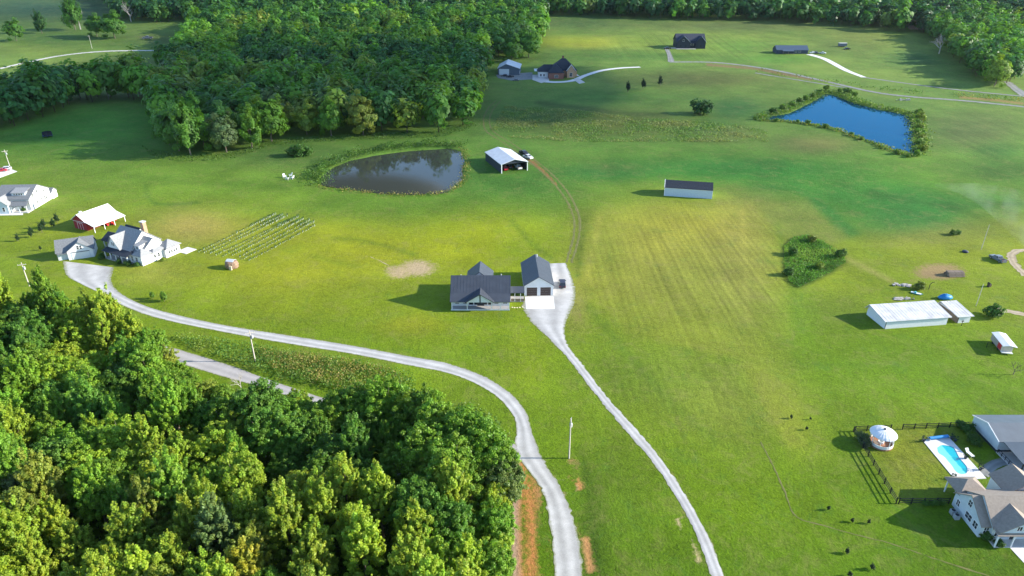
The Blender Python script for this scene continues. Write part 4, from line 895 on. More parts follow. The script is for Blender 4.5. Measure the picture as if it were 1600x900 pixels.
def vehicle(kind, name, colm, loc, rz, label, cat, group=None, s=1.0):
    prof, W, ws, rw, w1, w2, axl, wr = PROF[kind]; h = W/2
    o = empty(name, loc, rz, label, cat, group); o.scale = (s, s, s)
    m = MB(); n = len(prof)
    hw = [h*(.82 if z > 1.35*(.8 if kind == 'car' else 1) else (.97 if z < .6 else 1.0)) for _, z in prof]
    L = [(x, -w, z) for (x, z), w in zip(prof, hw)]; R = [(x, w, z) for (x, z), w in zip(prof, hw)]
    m.add(L + R, [tuple(range(n)), tuple(range(2*n-1, n-1, -1))] + [(i, (i+1) % n, n+(i+1) % n, n+i) for i in range(n)])
    m.build('body', colm, o, bevel=.05)
    def strip_glass(i0, i1, nm):
        (xa, za), (xb, zb) = prof[i0], prof[i1]; wa, wb = hw[i0]*.88, hw[i1]*.86
        f = lambda t: (xa+(xb-xa)*t, za+(zb-za)*t, wa+(wb-wa)*t); dx, dz = (za-zb), (xb-xa); ll = math.hypot(dx, dz); dx, dz = dx/ll*.015, dz/ll*.015
        if dz < 0 and nm == 'windscreen': dx, dz = -dx, -dz
        a, b = f(.12), f(.9)
        MB().add([(a[0]+dx, -a[2], a[1]+dz), (a[0]+dx, a[2], a[1]+dz), (b[0]+dx, b[2], b[1]+dz), (b[0]+dx, -b[2], b[1]+dz)], [(0,1,2,3)]).build(nm, GLASS, o)
    strip_glass(*ws, 'windscreen'); strip_glass(*rw, 'rear_window')
    for q in (w1, w2):
        for sy in (-1, 1):
            pts = [(x, sy*(h*(1.005 if z < 1.35*(.78 if kind == 'car' else 1) else .86)), z) for x, z in q]
            MB().add(pts, [(0,1,2,3)]).build('side_window', GLASS, o)
    wm_ = MB().tube((0, -.11, 0), (0, .11, 0), wr, None, 16).mesh('wheel', TYRE); rm = MB().tube((0, -.12, 0), (0, .12, 0), wr*.58, None, 12).mesh('rim', CHROME)
    for x in axl:
        for sy in (-1, 1):
            w_ = link('wheel', wm_, o, (x, sy*(h-.1), wr)); link('rim', rm, w_)
    for sy in (-1, 1):
        MB().box(prof[1][0]-.02, prof[1][0]+.1, sy*h*.72-.2, sy*h*.72+.2, prof[1][1]-.22, prof[1][1]-.02).build('headlight', LAMPM, o)
        MB().box(prof[-2][0]-.1, prof[-2][0]+.03, sy*h*.8-.12, sy*h*.8+.12, prof[-2][1]-.3, prof[-2][1]-.02).build('tail_light', TAILM, o)
        MB().box(ws and prof[ws[0]][0]+.1, prof[ws[0]][0]+.25, sy*(h+.08)-.08, sy*(h+.08)+.08, prof[ws[0]][1]+.0, prof[ws[0]][1]+.15).build('mirror', colm, o)
    if kind == 'pickup': MB().box(1.1, 2.7, -.82, .82, 1.2, 1.29).build('bed_floor', mat('bed_liner', (.03, .03, .03), .8), o)
    return o
paint = lambda nm, c: mat(nm, c, .28, .03, 1, spec=.6)
P_DARK, P_WHITE, P_GREY, P_REDC, P_BLACK = paint('dark_plum_paint', (.035, .03, .045)), paint('white_paint', (.75, .75, .75)), paint('grey_paint', (.16, .18, .21)), paint('red_paint', (.45, .02, .04)), paint('black_paint', (.015, .015, .02))
vehicle('suv', 'parked_suv', P_DARK, G(878.5, 446), rad(-92), 'dark sport utility vehicle parked on gravel beside the two door garage', 'car')
vehicle('pickup', 'pickup_truck', P_WHITE, G(825, 247.5), rad(127), 'white pickup truck outside the open shed, nearer the rutted track', 'truck', 'trucks beside the open shed')
vehicle('pickup', 'pickup_truck', P_BLACK, G(818.5, 241.5), rad(120), 'black pickup truck outside the open shed, behind the white one', 'truck', 'trucks beside the open shed', 1.1)
vehicle('pickup', 'pickup_truck', P_GREY, G(1558, 407), rad(-80), 'grey flatbed truck parked on the lawn beside the sandy loop', 'truck', None, .95)
vehicle('car', 'parked_car', P_REDC, G(2, 268), rad(20), 'red car on the white slab under a utility pole', 'car')
vehicle('suv', 'parked_car', P_WHITE, G(9, 266), rad(20), 'white car on the white slab next to the red one', 'car')
q = G(1042.5, 77); vehicle('pickup', 'pickup_truck', P_BLACK, q, rad(5), 'black truck on the drive left of the dark slate house', 'truck', None, 1.15)
q = G(788, 119.5); vehicle('suv', 'parked_car', P_BLACK, q, rad(4), 'black car outside the blue barn by its pale door', 'car', 'cars outside the blue barn')
q = G(797, 121); vehicle('pickup', 'pickup_truck', P_BLACK, q, rad(4), 'long black truck outside the blue barn', 'truck')
q = G(806, 126.2); vehicle('car', 'parked_car', P_GREY, q, rad(-2), 'grey car at the grassy edge of the blue barn yard', 'car')
q = G(1269, 83.5); vehicle('suv', 'parked_car', P_WHITE, q, rad(10), 'white car against the end of the slate blue shed', 'car')
q = G(1275, 83.5); vehicle('suv', 'parked_car', P_BLACK, q, rad(100), 'black car between two pale cars near the slate blue shed', 'car')
q = G(1285, 84); vehicle('pickup', 'pickup_truck', P_WHITE, q, rad(150), 'white truck farthest from the slate blue shed at its drive', 'truck')
q = G(1323, 77.5); vehicle('pickup', 'pickup_truck', P_BLACK, q, rad(0), 'dark truck in front of the small far trailer', 'truck')
q = G(231, 61); vehicle('pickup', 'pickup_truck', P_GREY, q, rad(10), 'grey truck among weeds beside the far top left road', 'truck', None, 1.6)
c_, s_ = math.cos(rad(21)), math.sin(rad(21))
for i, (x, y, kd, pm_, lb) in enumerate([(3.2, 5.0, 'suv', P_REDC, 'red vehicle under the open shed roof, near its left post'), (9.6, 4.6, 'pickup', P_WHITE, 'white truck under the open shed roof, near its right post'), (6.4, 7.5, 'car', P_DARK, 'dark car in the middle of the open shed')]):
    vehicle(kd, 'parked_car' if kd != 'pickup' else 'pickup_truck', pm_, (-4.6 + x*c_ - y*s_, 291 + x*s_ + y*c_, 0), rad(21 - 90), lb, 'truck' if kd == 'pickup' else 'car', 'vehicles under the open shed')

# ------------------------------------------------------------------ utility poles
def pole(px, py, H, label, rz=0.0, lean=0.0, tr=True, arm=True):
    g_ = G(px, py); o = empty('utility_pole', g_, rz, label, 'utility pole', 'wooden utility poles')
    MB().tube((0, 0, -.3), (lean, 0, H), .17 if arm else .1, .11 if arm else .07, 10).build('shaft', WOODP, o)
    if not arm: return o
    MB().box(-1.1+lean, 1.1+lean, -.16, -.06, H-.75, H-.62).build('crossarm', WOODP, o)
    im = MB().lathe([(.04, 0), (.09, .05), (.06, .12), (.08, .16), (.03, .2)], 8).mesh('insulator', mat('porcelain', (.45, .45, .44), .3))
    for x in (-1.0, -.4, .4, 1.0): link('insulator', im, o, (x+lean, -.11, H-.62))
    if tr: MB().lathe([(.24, H-2.2), (.28, H-2.1), (.28, H-1.4), (.2, H-1.28), (.05, H-1.25)], 12, lean*.85+.35, -.1).build('transformer', mat('grey_transformer', (.45, .46, .47), .5), o)
    return o
pole(399, 565, 8.7, 'pale utility pole in the brush strip beside the paved lane', .5)
pole(889, 716, 9.6, 'pale utility pole between the two gravel drives', rad(85))
pole(46, 447, 7.6, 'pale utility pole behind the near wood, left of the gravel turnaround', .3)
pole(17, 265, 9.0, 'pale utility pole on the white slab at the left edge', .6)
pole(1533, 390, 8.8, 'thin dark utility pole behind the garden plot near the grey truck', .2, 0, False, False)
pole(1525, 478, 6.8, 'thin pale utility pole behind the small barn and round bush', .2, 0, False, False)
pole(144, 76, 11.5, 'thin pale utility pole beside the far top left road', .2, 0, False)

# ------------------------------------------------------------------ rail fences of the yard: posts and rails piece by piece
def rail_fence(p0, p1, nb, label, gaps=(), Hh=1.35):
    p0, p1 = Vector(p0), Vector(p1); d = p1 - p0; L = d.length; rz = math.atan2(d.y, d.x)
    o = empty('rail_fence', (*p0.xy, 0), rz, label, 'fence', 'black rail fences round the yard')
    st = L/nb; pm = MB().box(-.075, .075, -.075, .075, 0, Hh+.1).mesh('post', BLACKFENCE); rm = MB().box(.07, st-.07, -.03, .03, -.065, .065).mesh('rail', BLACKFENCE)
    for i in range(nb + 1): link('post', pm, o, (i*st, 0, 0))
    for i in range(nb):
        if i in gaps: continue
        for z_ in (.4, .82, 1.25): link('rail', rm, o, (i*st, 0, z_))
    return o
rail_fence((70.5, 112.7), (69.2, 92.5), 8, 'black three rail fence along the open lawn side of the yard')
rail_fence((70.9, 112.9), (96.2, 114.4), 10, 'black three rail fence behind the gazebo up to the workshop', (3,))
rail_fence((69.6, 92.4), (78.6, 92.4), 4, 'black three rail fence in shade beside the tan roofed house')

# ------------------------------------------------------------------ hut, chairs, trampoline, small things
q = G(363, 418); o = empty('straw_hut', q, rad(-14), 'round straw covered hut with a grey cap at the end of the vine rows', 'hut')
prof = [(1.5, 0), (1.75, .4), (1.85, 1.2), (1.7, 1.9), (1.35, 2.3), (.3, 2.45)]; m = MB().lathe(prof, 26)
m.v = [(v[0]*1.15*(1+random.uniform(-.07, .07)), v[1]*(1+random.uniform(-.07, .07)), v[2] + (random.uniform(-.08, .08) if v[2] > 0 else 0)) for v in m.v]; m.build('straw_body', STRAW, o)
MB().prism([(-1.0, 2.35), (0, 2.75), (1.0, 2.35), (1.0, 2.42), (0, 2.84), (-1.0, 2.42)], -1.3, 1.3, 'x').build('roof_cap', STEEL, o)
MB().box(.3, 1.1, -1.95, -1.55, 0, 1.3).build('doorway', mat('pale_boards', (.6, .5, .36), .8), o)
m = MB(); q = G(1495, 433); 
o = empty('log_pile', q, 0, 'dark stack of logs on the bare garden plot', 'log pile')
lm = MB().tube((-2.4, 0, 0), (2.4, 0, 0), .2, .18, 8).mesh('log', WOOD)
for r_ in range(4):
    for k in range(7 - r_): l_ = link('log', lm, o, (random.uniform(-.25, .25), k*.42 + r_*.2, .2 + r_*.35))
ch0 = None
for i, (px, py, a) in enumerate([(445.5, 278, 40), (449.5, 280.5, 170), (453, 276, -60), (456, 279.5, -110)]):
    c = empty('garden_chair', G(px, py), rad(a), ['white slatted garden chair, outermost on the wood side of the group of four', 'white slatted garden chair nearest the vine rows in the group of four', 'white slatted garden chair nearest the pond wood in the group of four', 'white slatted garden chair nearest the pond in the group of four'][i], 'chair', 'white garden chairs on the lawn')
    k = 1.5
    MB().add([(-.35*k,-.1*k,.42*k),(.35*k,-.1*k,.42*k),(.35*k,.5*k,.3*k),(-.35*k,.5*k,.3*k),(-.35*k,-.1*k,.47*k),(.35*k,-.1*k,.47*k),(.35*k,.5*k,.35*k),(-.35*k,.5*k,.35*k)], [(3,2,1,0),(4,5,6,7),(0,1,5,4),(1,2,6,5),(2,3,7,6),(3,0,4,7)]).build('seat', TRIM, c)
    MB().add([(-.35*k,.45*k,.3*k),(.35*k,.45*k,.3*k),(.3*k,.8*k,1.1*k),(-.3*k,.8*k,1.1*k),(-.35*k,.52*k,.3*k),(.35*k,.52*k,.3*k),(.3*k,.86*k,1.1*k),(-.3*k,.86*k,1.1*k)], [(3,2,1,0),(4,5,6,7),(0,1,5,4),(1,2,6,5),(2,3,7,6),(3,0,4,7)]).build('backrest', TRIM, c)
    for sx in (-1, 1): MB().box(sx*.42*k-.07, sx*.42*k+.07, -.2*k, .55*k, .6*k, .65*k).build('armrest', TRIM, c); MB().box(sx*.4*k-.05, sx*.4*k+.05, -.15*k, -.05*k, 0, .6*k).build('leg', TRIM, c); MB().box(sx*.4*k-.05, sx*.4*k+.05, .5*k, .6*k, 0, .6*k).build('leg', TRIM, c)
q = G(75, 214); o = empty('trampoline', q, 0, 'dark blue netted trampoline alone on the lawn by the tree belt', 'trampoline')
MB().lathe([(2.05, .85), (2.45, .85), (2.45, .98), (2.05, .98)], 24).build('pad', NAVYP, o); MB().lathe([(.01, .86), (2.04, .87), (2.04, .9), (.01, .9)], 24).build('mat', BLACKNET, o)
w = MB()
for i in range(24):
    a0, a1 = 2*math.pi*i/24, 2*math.pi*(i+1)/24
    if i in (15, 16): continue
    w.add([(2.2*math.cos(a0), 2.2*math.sin(a0), 1), (2.2*math.cos(a1), 2.2*math.sin(a1), 1), (2.2*math.cos(a1), 2.2*math.sin(a1), 2.7), (2.2*math.cos(a0), 2.2*math.sin(a0), 2.7)], [(0,1,2,3)])
w.build('net', BLACKNET, o)
for i in range(6):
    a = 2*math.pi*i/6; MB().tube((2.4*math.cos(a), 2.4*math.sin(a), 0), (2.25*math.cos(a), 2.25*math.sin(a), 2.8), .05).build('leg', NAVYP, o)
def lounge(px, py, a, label):
    c = empty('sun_lounger', G(px, py) + Vector((0, 0, .0)), rad(a), label, 'lounger', 'loungers by the pool')
    MB().box(-.35, .35, -1.0, .4, .28, .36).build('seat', TRIM, c); MB().add([(-.35,.4,.3),(.35,.4,.3),(.35,.95,.8),(-.35,.95,.8),(-.35,.4,.38),(.35,.4,.38),(.35,.95,.88),(-.35,.95,.88)], [(3,2,1,0),(4,5,6,7),(0,1,5,4),(1,2,6,5),(2,3,7,6),(3,0,4,7)]).build('backrest', TRIM, c)
    for x in (-.3, .3):
        for y in (-.9, .3): MB().box(x-.03, x+.03, y-.03, y+.03, 0, .28).build('leg', TRIM, c)
lounge(1514, 710, 10, 'white lounger on the shaded grass between pool deck and workshop')
def pot(px, py, label, s=1.0, z=.1):
    q = G(px, py); c = empty('planter', (q.x, q.y, z), 0, label, 'planter', 'dark planters round the pool'); c.scale = (s, s, s)
    MB().lathe([(.22, 0), (.32, .5), (.27, .5), (.2, .42)], 12).build('pot', NAVY, c)
    m = MB()
    for i in range(26):
        a = random.uniform(0, 6.28); r = random.uniform(.1, .45); z_ = random.uniform(.5, 1.2); t = Vector((math.cos(a), math.sin(a), .4)).normalized()
        b = Vector((r*math.cos(a), r*math.sin(a), z_)); sd = t.orthogonal().normalized()*.12
        m.add([b - sd, b + sd, b + t*.25], [(0,1,2)])
    m.build('leaves', mat('pot_leaves', (.02, .05, .015), .7), c)
for px, py, lb in [(1487, 686, 'dark planter at the pool deck corner beside the cover roller'), (1492, 690, 'dark planter on the pool deck edge toward the workshop'), (1508, 717, 'dark planter halfway along the shaded pool deck edge'), (1489, 749, 'dark planter at the pool deck corner by the tan roofed house'), (1443, 690, 'dark planter at the pool deck corner nearest the gazebo'), (1531, 735, 'dark planter where the garden path meets the pool deck')]: pot(px, py, lb)
# odds and ends behind the long barn
q = G(1432, 459); o = empty('paddle_boat', q, rad(-35), 'small turquoise and white plastic boat behind the long barn', 'boat')
m = MB(); m.add([(-1.5,-.5,.3),(1.1,-.55,.3),(1.7,0,.35),(1.1,.55,.3),(-1.5,.5,.3),(-1.4,-.35,0),(1.0,-.4,0),(1.4,0,.05),(1.0,.4,0),(-1.4,.35,0)], [(0,1,6,5),(1,2,7,6),(2,3,8,7),(3,4,9,8),(4,0,5,9),(9,8,7,6,5)]); m.build('hull', CYANP, o)
MB().add([(-1.4,-.4,.25),(1.0,-.45,.25),(1.4,0,.28),(1.0,.45,.25),(-1.4,.4,.25)], [(0,1,2,3,4)]).build('deck', TRIM, o); MB().box(-.6, -.1, -.3, .3, .25, .6).build('seat', CYANP, o)
def heap(px, py, rx, ry, h, mm, name, label, cat, seed):
    r = random.Random(seed); q = G(px, py); m = MB()
    for i in range(16):
        x, y = r.gauss(0, rx*.4), r.gauss(0, ry*.4); a, b, c = r.uniform(.2, .6), r.uniform(.15, .5), r.uniform(.15, h)
        k = len(m.v); m.box(x-a, x+a, y-b, y+b, 0, c)
        for j in range(k, len(m.v)): v = m.v[j]; m.v[j] = (v[0] + r.uniform(-.2, .2), v[1] + r.uniform(-.2, .2), v[2]*r.uniform(.7, 1.1))
    tag(m.build(name, mm, None, q), label, cat)
heap(1409, 446, 3, 1.2, .5, STONE, 'scrap_pile', 'heap of pale scrap and brush beside the turquoise boat', 'scrap pile', 1)
heap(1411, 467, 3, 1.2, .5, STONE, 'rubble_pile', 'grey rubble heap right behind the long barn', 'rubble pile', 2)
heap(1409, 156.5, 6, 2.5, 1.2, STONE, 'rock_pile', 'pile of pale rocks beside the far road near the blue pond', 'rock pile', 3)
heap(893, 786, .6, .5, .2, STONE, 'rubble_pile', 'few pale stones in the ditch below the middle utility pole', 'stones', 4) if False else None
q = G(1508, 394); o = MB().lathe([(.9, 0), (1.0, .25), (.7, .55), (.05, .6)], 14).build('fire_pit', NAVY, None, q, smooth=True); tag(o, 'dark round fire pit on the lawn behind the garden plot', 'fire pit')
o = MB(); o.tube((0,0,0),(0,0,1.6),.09); o.tube((0,0,1.6),(.5,0,2.2),.08); o.tube((.5,0,2.2),(1.1,0,2.3),.07)
tag(o.build('garden_post', BLACKFENCE, None, G(1451, 452)), 'dark bent post standing behind the long barn', 'post')
tag(MB().box(-.5,.5,-.35,.35,0,.9).box(-.5,-.4,-.4,.4,.9,1.5).build('bench', WOODD, None, G(1545, 448), .4), 'dark bench on the lawn below the grey truck', 'bench')
tag(MB().tube((0,0,0),(0,0,1.7),.07).box(-.3,.3,-.05,.05,1.3,1.5).build('marker_post', BLACKFENCE, None, G(1502, 509)), 'dark marker post in front of the small barn', 'post')
tag(MB().tube((0,0,0),(0,0,1.6),.06).build('lawn_post', BLACKFENCE, None, G(1541, 543)), 'thin dark post on the lawn beside the trailer shed', 'post')

# ------------------------------------------------------------------ rows of young vines in pale tubes
TUBEM = mat('pale_grow_tube', (.55, .60, .5), .6, .05); VLEAF = mat('vine_leaves', (.06, .13, .03), .8, .3)
vr = random.Random(3)
vmeshes = []
for k in range(4):
    m = MB().tube((0, 0, 0), (0, 0, .62), .11, .10, 6)
    for i in range(12):
        b = Vector((vr.gauss(0, .22), vr.gauss(0, .22), vr.uniform(.3, 1.0))); t = Vector((vr.gauss(0,1), vr.gauss(0,1), vr.gauss(0,.6))).normalized()*.22; sd = t.orthogonal().normalized()*.16
        m.add([b - sd, b + t, b + sd, b - t], [(0,1,2,3)], 1)
    vmeshes.append(m.mesh('young_vine', [TUBEM, VLEAF]))
rows_px = [((80,525),(1000,75)),((150,535),(1085,85)),((215,547),(1135,97)),((290,562),(1165,150)),((370,580),(1265,110)),((490,566),(1325,135)),((560,590),(1400,150)),((600,615),(1450,168)),((685,630),(1462,215))]
ordw = ['first', 'second', 'third', 'fourth', 'fifth', 'sixth', 'seventh', 'eighth', 'ninth', 'tenth']
vines = []
for ri, (a, b) in enumerate(rows_px):
    A = G(300 + a[0]/7.62, 325 + a[1]/7.62); B = G(300 + b[0]/7.62, 325 + b[1]/7.62)
    for k in range(43):
        t = k/42; p_ = A.lerp(B, t); vines.append((p_.x + vr.gauss(0, .12), p_.y + vr.gauss(0, .12), 8 - ri))
vines.sort(key=lambda v: v[1])
sv = MB()
for i, (x, y, ri) in enumerate(vines):
    me = vmeshes[i % 4]
    if i < 300:
        o = link('young_vine', me, None, (x, y, 0), vr.uniform(0, 6.28)); s_ = vr.uniform(.45, .9); o.scale = (s_, s_, s_*vr.uniform(.8, 1.1))
        tag(o, f'young vine in a pale tube, {ordw[ri]} row counted from the straw hut side', 'vine', f'vines of the {ordw[ri]} row')
    else:
        b = len(sv.v); a = vr.uniform(0, 6.28); ca_, sa_ = math.cos(a), math.sin(a)
        sv.v += [(x + v.co.x*ca_ - v.co.y*sa_, y + v.co.x*sa_ + v.co.y*ca_, v.co.z) for v in me.vertices]
        for f in me.polygons: sv.f.append(tuple(b + j for j in f.vertices)); sv.m.append(f.material_index)
me = bpy.data.meshes.new('far_vines'); me.from_pydata(sv.v, [], sv.f); me.materials.append(TUBEM); me.materials.append(VLEAF); me.polygons.foreach_set('material_index', sv.m)
tag(link('vine_rows', me), 'far ends of the rows of young vines in pale tubes', 'vines', None, 'stuff')
# ------------------------------------------------------------------ foliage: leaf-clump crowns, trunks with limbs
def leaf_mat(name, use_obj):
    m = bpy.data.materials.new(name); m.use_nodes = True
    n, l = m.node_tree.nodes, m.node_tree.links
    for q in list(n): n.remove(q)
    out = n.new('ShaderNodeOutputMaterial'); at = n.new('ShaderNodeAttribute'); at.attribute_name = 'Col'
    if use_obj:
        oi = n.new('ShaderNodeObjectInfo'); c = mix_col(n, l, 1.0, oi.outputs['Color'], at.outputs['Color'], 'MULTIPLY')
    else: c = at.outputs['Color']
    p = n.new('ShaderNodeBsdfPrincipled'); p.inputs['Roughness'].default_value = .5; p.inputs['Specular IOR Level'].default_value = .28
    tr = n.new('ShaderNodeBsdfTranslucent'); mx = n.new('ShaderNodeMixShader'); mx.inputs[0].default_value = .42
    hs = mix_col(n, l, 1.0, c, (1.08, 1.18, .5), 'MULTIPLY')
    l.new(c, p.inputs['Base Color']); l.new(hs, tr.inputs['Color']); l.new(p.outputs[0], mx.inputs[1]); l.new(tr.outputs[0], mx.inputs[2]); l.new(mx.outputs[0], out.inputs['Surface'])
    return m
LEAF, LEAFV = leaf_mat('leaves_by_tree', True), leaf_mat('leaves_mixed', False)
def unit(v): return v/np.maximum(1e-9, np.linalg.norm(v, axis=1, keepdims=True))
def leaf_quads(c, nrm, size, r):
    k = len(c); t = unit(np.cross(nrm, unit(r.normal(size=(k, 3))))); b = np.cross(nrm, t); s = size[:, None]; asp = r.uniform(.55, .85, (k, 1))
    bend = nrm*s*.18
    return np.stack([c - t*s, c - b*s*asp + bend, c + t*s, c + b*s*asp + bend], 1).reshape(-1, 3)
def crown_np(kind, seed, R, Hc, zc, ncl, nlf, leaf, wd=.15, wo=.6, wr=.45):
    r = np.random.default_rng(seed); ga = r.random()*6.28
    i = np.arange(ncl) + .5; u = 1 - 1.62*i/ncl; ph = ga + i*2.39996
    d = np.stack([np.sqrt(np.maximum(0, 1-u*u))*np.cos(ph), np.sqrt(np.maximum(0, 1-u*u))*np.sin(ph), u], 1); d = unit(d + r.normal(size=d.shape)*.16)
    # crown outline is uneven: lobes stick out or fall short
    rad_ = r.uniform(.62, 1.04, ncl) * (1 + .16*np.sin(2*ph + seed) + .1*np.sin(3*ph*.7 + 2*seed))
    inner = r.random(ncl) < .18; rad_ = np.where(inner, rad_*.55, rad_)
    taper = 1.0
    if kind == 'plume': taper = np.where(d[:, 2] > 0, 1 - .42*d[:, 2]**2, 1.0)
    cc = d*rad_[:, None]*np.array([R, R, Hc]); cc[:, 0] *= taper; cc[:, 1] *= taper; cc[:, 2] += zc
    cr = R*r.uniform(.75, 1.3, ncl)*2.45/math.sqrt(ncl)
    k = r.integers(0, ncl, nlf); k[:ncl] = np.arange(ncl)
    o = unit(r.normal(size=(nlf, 3))); rr = r.random(nlf)**.45
    ax = unit(d*.8 + np.array([0, 0, 1.1 if kind == 'plume' else .5]))
    off = o*(cr[k]*rr)[:, None]
    if kind == 'plume':
        al = (off*ax[k]).sum(1, keepdims=True); off = off*.72 + ax[k]*al*1.05
    else:
        off[:, 2] *= .72
    pos = cc[k] + off
    nrm = unit(o*wo + ax[k]*.5 + d[k]*wd + np.array([0, 0, .25]) + r.normal(size=(nlf, 3))*wr)
    V = leaf_quads(pos, nrm, leaf*r.uniform(.6, 1.25, nlf), r)
    tint = r.uniform(.80, 1.2, ncl)[k]*r.uniform(.78, 1.22, nlf); warm = r.uniform(-.1, .14, ncl)[k] + r.uniform(-.06, .06, nlf)
    col = np.stack([tint*(1 + warm*.8), tint, tint*(1 - warm)], 1)
    return V, np.repeat(col, 4, 0), cc
def crown_mesh(name, V, col, m):
    me = fast_mesh(name, V, np.arange(len(V)).reshape(-1, 4)); vcol(me, 'Col', col); me.materials.append(m); return me
def trunk_mesh(name, H, r0, cc, m, nlimb=7, seed=1):
    r = random.Random(seed); mb = MB(); pts = [Vector((0, 0, -.3))]; x = y = 0
    for k in range(1, 5): x += r.gauss(0, .14); y += r.gauss(0, .14); pts.append(Vector((x, y, H*k/4)))
    for k in range(4): mb.tube(pts[k], pts[k+1], r0*(1 - .2*k), r0*(1 - .2*(k+1)), 7)
    for k in range(nlimb):
        c = Vector(cc[r.randrange(len(cc))]); t = r.uniform(.35, .9); a = pts[0].lerp(pts[-1], t); a.x += x*t*.0
        mid = a.lerp(c, .5) + Vector((0, 0, r.uniform(.1, .7))); mb.tube(a, mid, r0*.42, r0*.25, 5); mb.tube(mid, c, r0*.25, r0*.08, 5)
    return mb.mesh(name, m)
def bare_mesh(name, H, r0, m, seed, depth=5, spread=.55):
    r = random.Random(seed); mb = MB()
    def grow(p, d, L, rr, k):
        e = p + d*L; mb.tube(p, e, rr, rr*.68, 5 if k < 3 else 3)
        if k >= depth: return
        for _ in range(3 if k < 3 else 2):
            nd = (d + Vector((r.gauss(0, spread), r.gauss(0, spread), r.gauss(.12, spread*.6)))).normalized(); grow(p.lerp(e, r.uniform(.6, 1)), nd, L*r.uniform(.6, .85), rr*.62, k+1)
    grow(Vector((0, 0, -.2)), Vector((0, 0, 1)), H*.28, r0, 0)
    return mb.mesh(name, m)
PROTO = {}
def proto(key, kind, seed, R, Hc, zc, ncl, nlf, leaf, r0=.28, **k):
    V, col, cc = crown_np(kind, seed, R, Hc, zc, ncl, nlf, leaf, **k)
    PROTO[key] = (crown_mesh('crown', V, col, LEAF), trunk_mesh('trunk', zc, r0, cc, BARK, 7, seed), V, col)
for k in range(4): proto(('near', 'plume', k), 'plume', 11+k, 3.0, 6.6, 9.0, 240, 19000, .178, wr=.6)
for k in range(4): proto(('near', 'round', k), 'round', 31+k, 4.4, 5.4, 8.4, 320, 22000, .195, wr=.6)
for k in range(5): proto(('mid', 'round', k), 'round', 51+k, 5.6, 7.3, 7.2, 75, 8500, .40, wd=.7, wo=.35, wr=.3)
for k in range(2): proto(('mid', 'plume', k), 'plume', 61+k, 4.4, 7.6, 7.7, 60, 6800, .38, wd=.7, wo=.35, wr=.3)
for k in range(3): proto(('bush', 'round', k), 'round', 71+k, 1.0, .95, .85, 30, 900, .16, .06)
proto(('conifer', 'plume', 0), 'plume', 81, 1.0, 2.4, 2.3, 34, 1100, .2, .12)
LOW = [crown_np('round' if k < 4 else 'plume', 91+k, 5.4, 6.6, 8.2, 40, 600, 1.05, wd=.8, wo=.35, wr=.3) for k in range(6)]
LOWF = [crown_np('round' if k < 4 else 'plume', 191+k, 5.4, 6.6, 8.2, 26, 270, 1.55, wd=.8, wo=.35, wr=.3) for k in range(6)]
COLS = {'dark green': (.076, .165, .028), 'deep bluish green': (.042, .112, .032), 'mid green': (.118, .222, .028), 'yellow green': (.185, .265, .032), 'golden yellow': (.24, .27, .034), 'olive green': (.17, .215, .038), 'rusty brown': (.22, .15, .04), 'grey green': (.105, .15, .06)}
def jit(c, s=.14): f = random.uniform(1-s, 1+s); return tuple(x*f*random.uniform(.95, 1.05) for x in c)
def place_tree(key, pos, s, rz, col, label, cat='tree', group=None, name='tree', sz=None):
    cm, tm = PROTO[key][:2]; o = empty(name, pos, rz, label, cat, group); o.scale = (s, s, sz or s)
    c = link('crown' if name == 'tree' else 'foliage', cm, o); c.color = (*col, 1); link('trunk' if name == 'tree' else 'stem', tm, o)
    return o
def scatter(xmin, xmax, ymin, ymax, dmin, test, tries, seed):
    r = np.random.default_rng(seed); X = r.uniform(xmin, xmax, tries); Y = r.uniform(ymin, ymax, tries); ok = test(X, Y); X, Y = X[ok], Y[ok]
    cell = {}; out = []
    for x, y in zip(X, Y):
        i, j = int(x//dmin), int(y//dmin); bad = False
        for a in (-1, 0, 1):
            for b in (-1, 0, 1):
                for (u_, v_) in cell.get((i+a, j+b), ()):
                    if (u_-x)**2 + (v_-y)**2 < dmin*dmin: bad = True
        if not bad: cell.setdefault((i, j), []).append((x, y)); out.append((x, y))
    return out
# near wood, lower left: tested by where the tops show in the picture
NEARW = [(-90,446),(30,446),(110,456),(150,472),(195,492),(228,530),(238,560),(255,575),(290,590),(340,602),(385,618),(430,614),(455,622),(480,640),(505,634),(530,612),(570,604),(620,606),(660,618),(710,640),(750,662),(785,690),(797,715),(778,760),(772,820),(768,905),(764,1150),(-200,1150)]
def near_test(X, Y):
    px, py = proj_np(X, Y, np.full(X.shape, 13.0)); return inpoly(px, py, NEARW) & (Y > 48)
near_pts = scatter(-175, 4, 48, 205, 4.2, near_test, 6000, 5)
MIDW = [(254,238),(290,244),(360,242),(420,222),(530,214),(640,213),(690,207),(735,194),(742,178),(744,158),(744,138),(754,116),(772,90),(826,86),(842,78),(846,50),(846,34),(300,34),(300,66),(285,92),(262,106),(254,140),(246,170),(252,204)]
BELT = [(-90,235),(-60,216),(0,204),(60,187),(110,167),(160,157),(240,158),(240,138),(150,138),(110,140),(60,156),(0,178),(-90,205)]
RIGHTW = [(1446,54),(1478,76),(1498,102),(1515,118),(1545,131),(1562,136),(1588,124),(1592,100),(1640,80),(1700,50),(1600,38),(1540,40),(1450,44)]
def gtest(poly):
    def f(X, Y): px, py = proj_np(X, Y, rise_np(Y)); return inpoly(px, py, poly)
    return f
mid_pts = scatter(-330, 60, 300, 960, 11.2, gtest(MIDW), 26000, 6); belt_pts = scatter(-360, -180, 290, 470, 8.0, gtest(BELT), 4000, 8); right_pts = scatter(340, 640, 480, 860, 9.0, gtest(RIGHTW), 5000, 9)
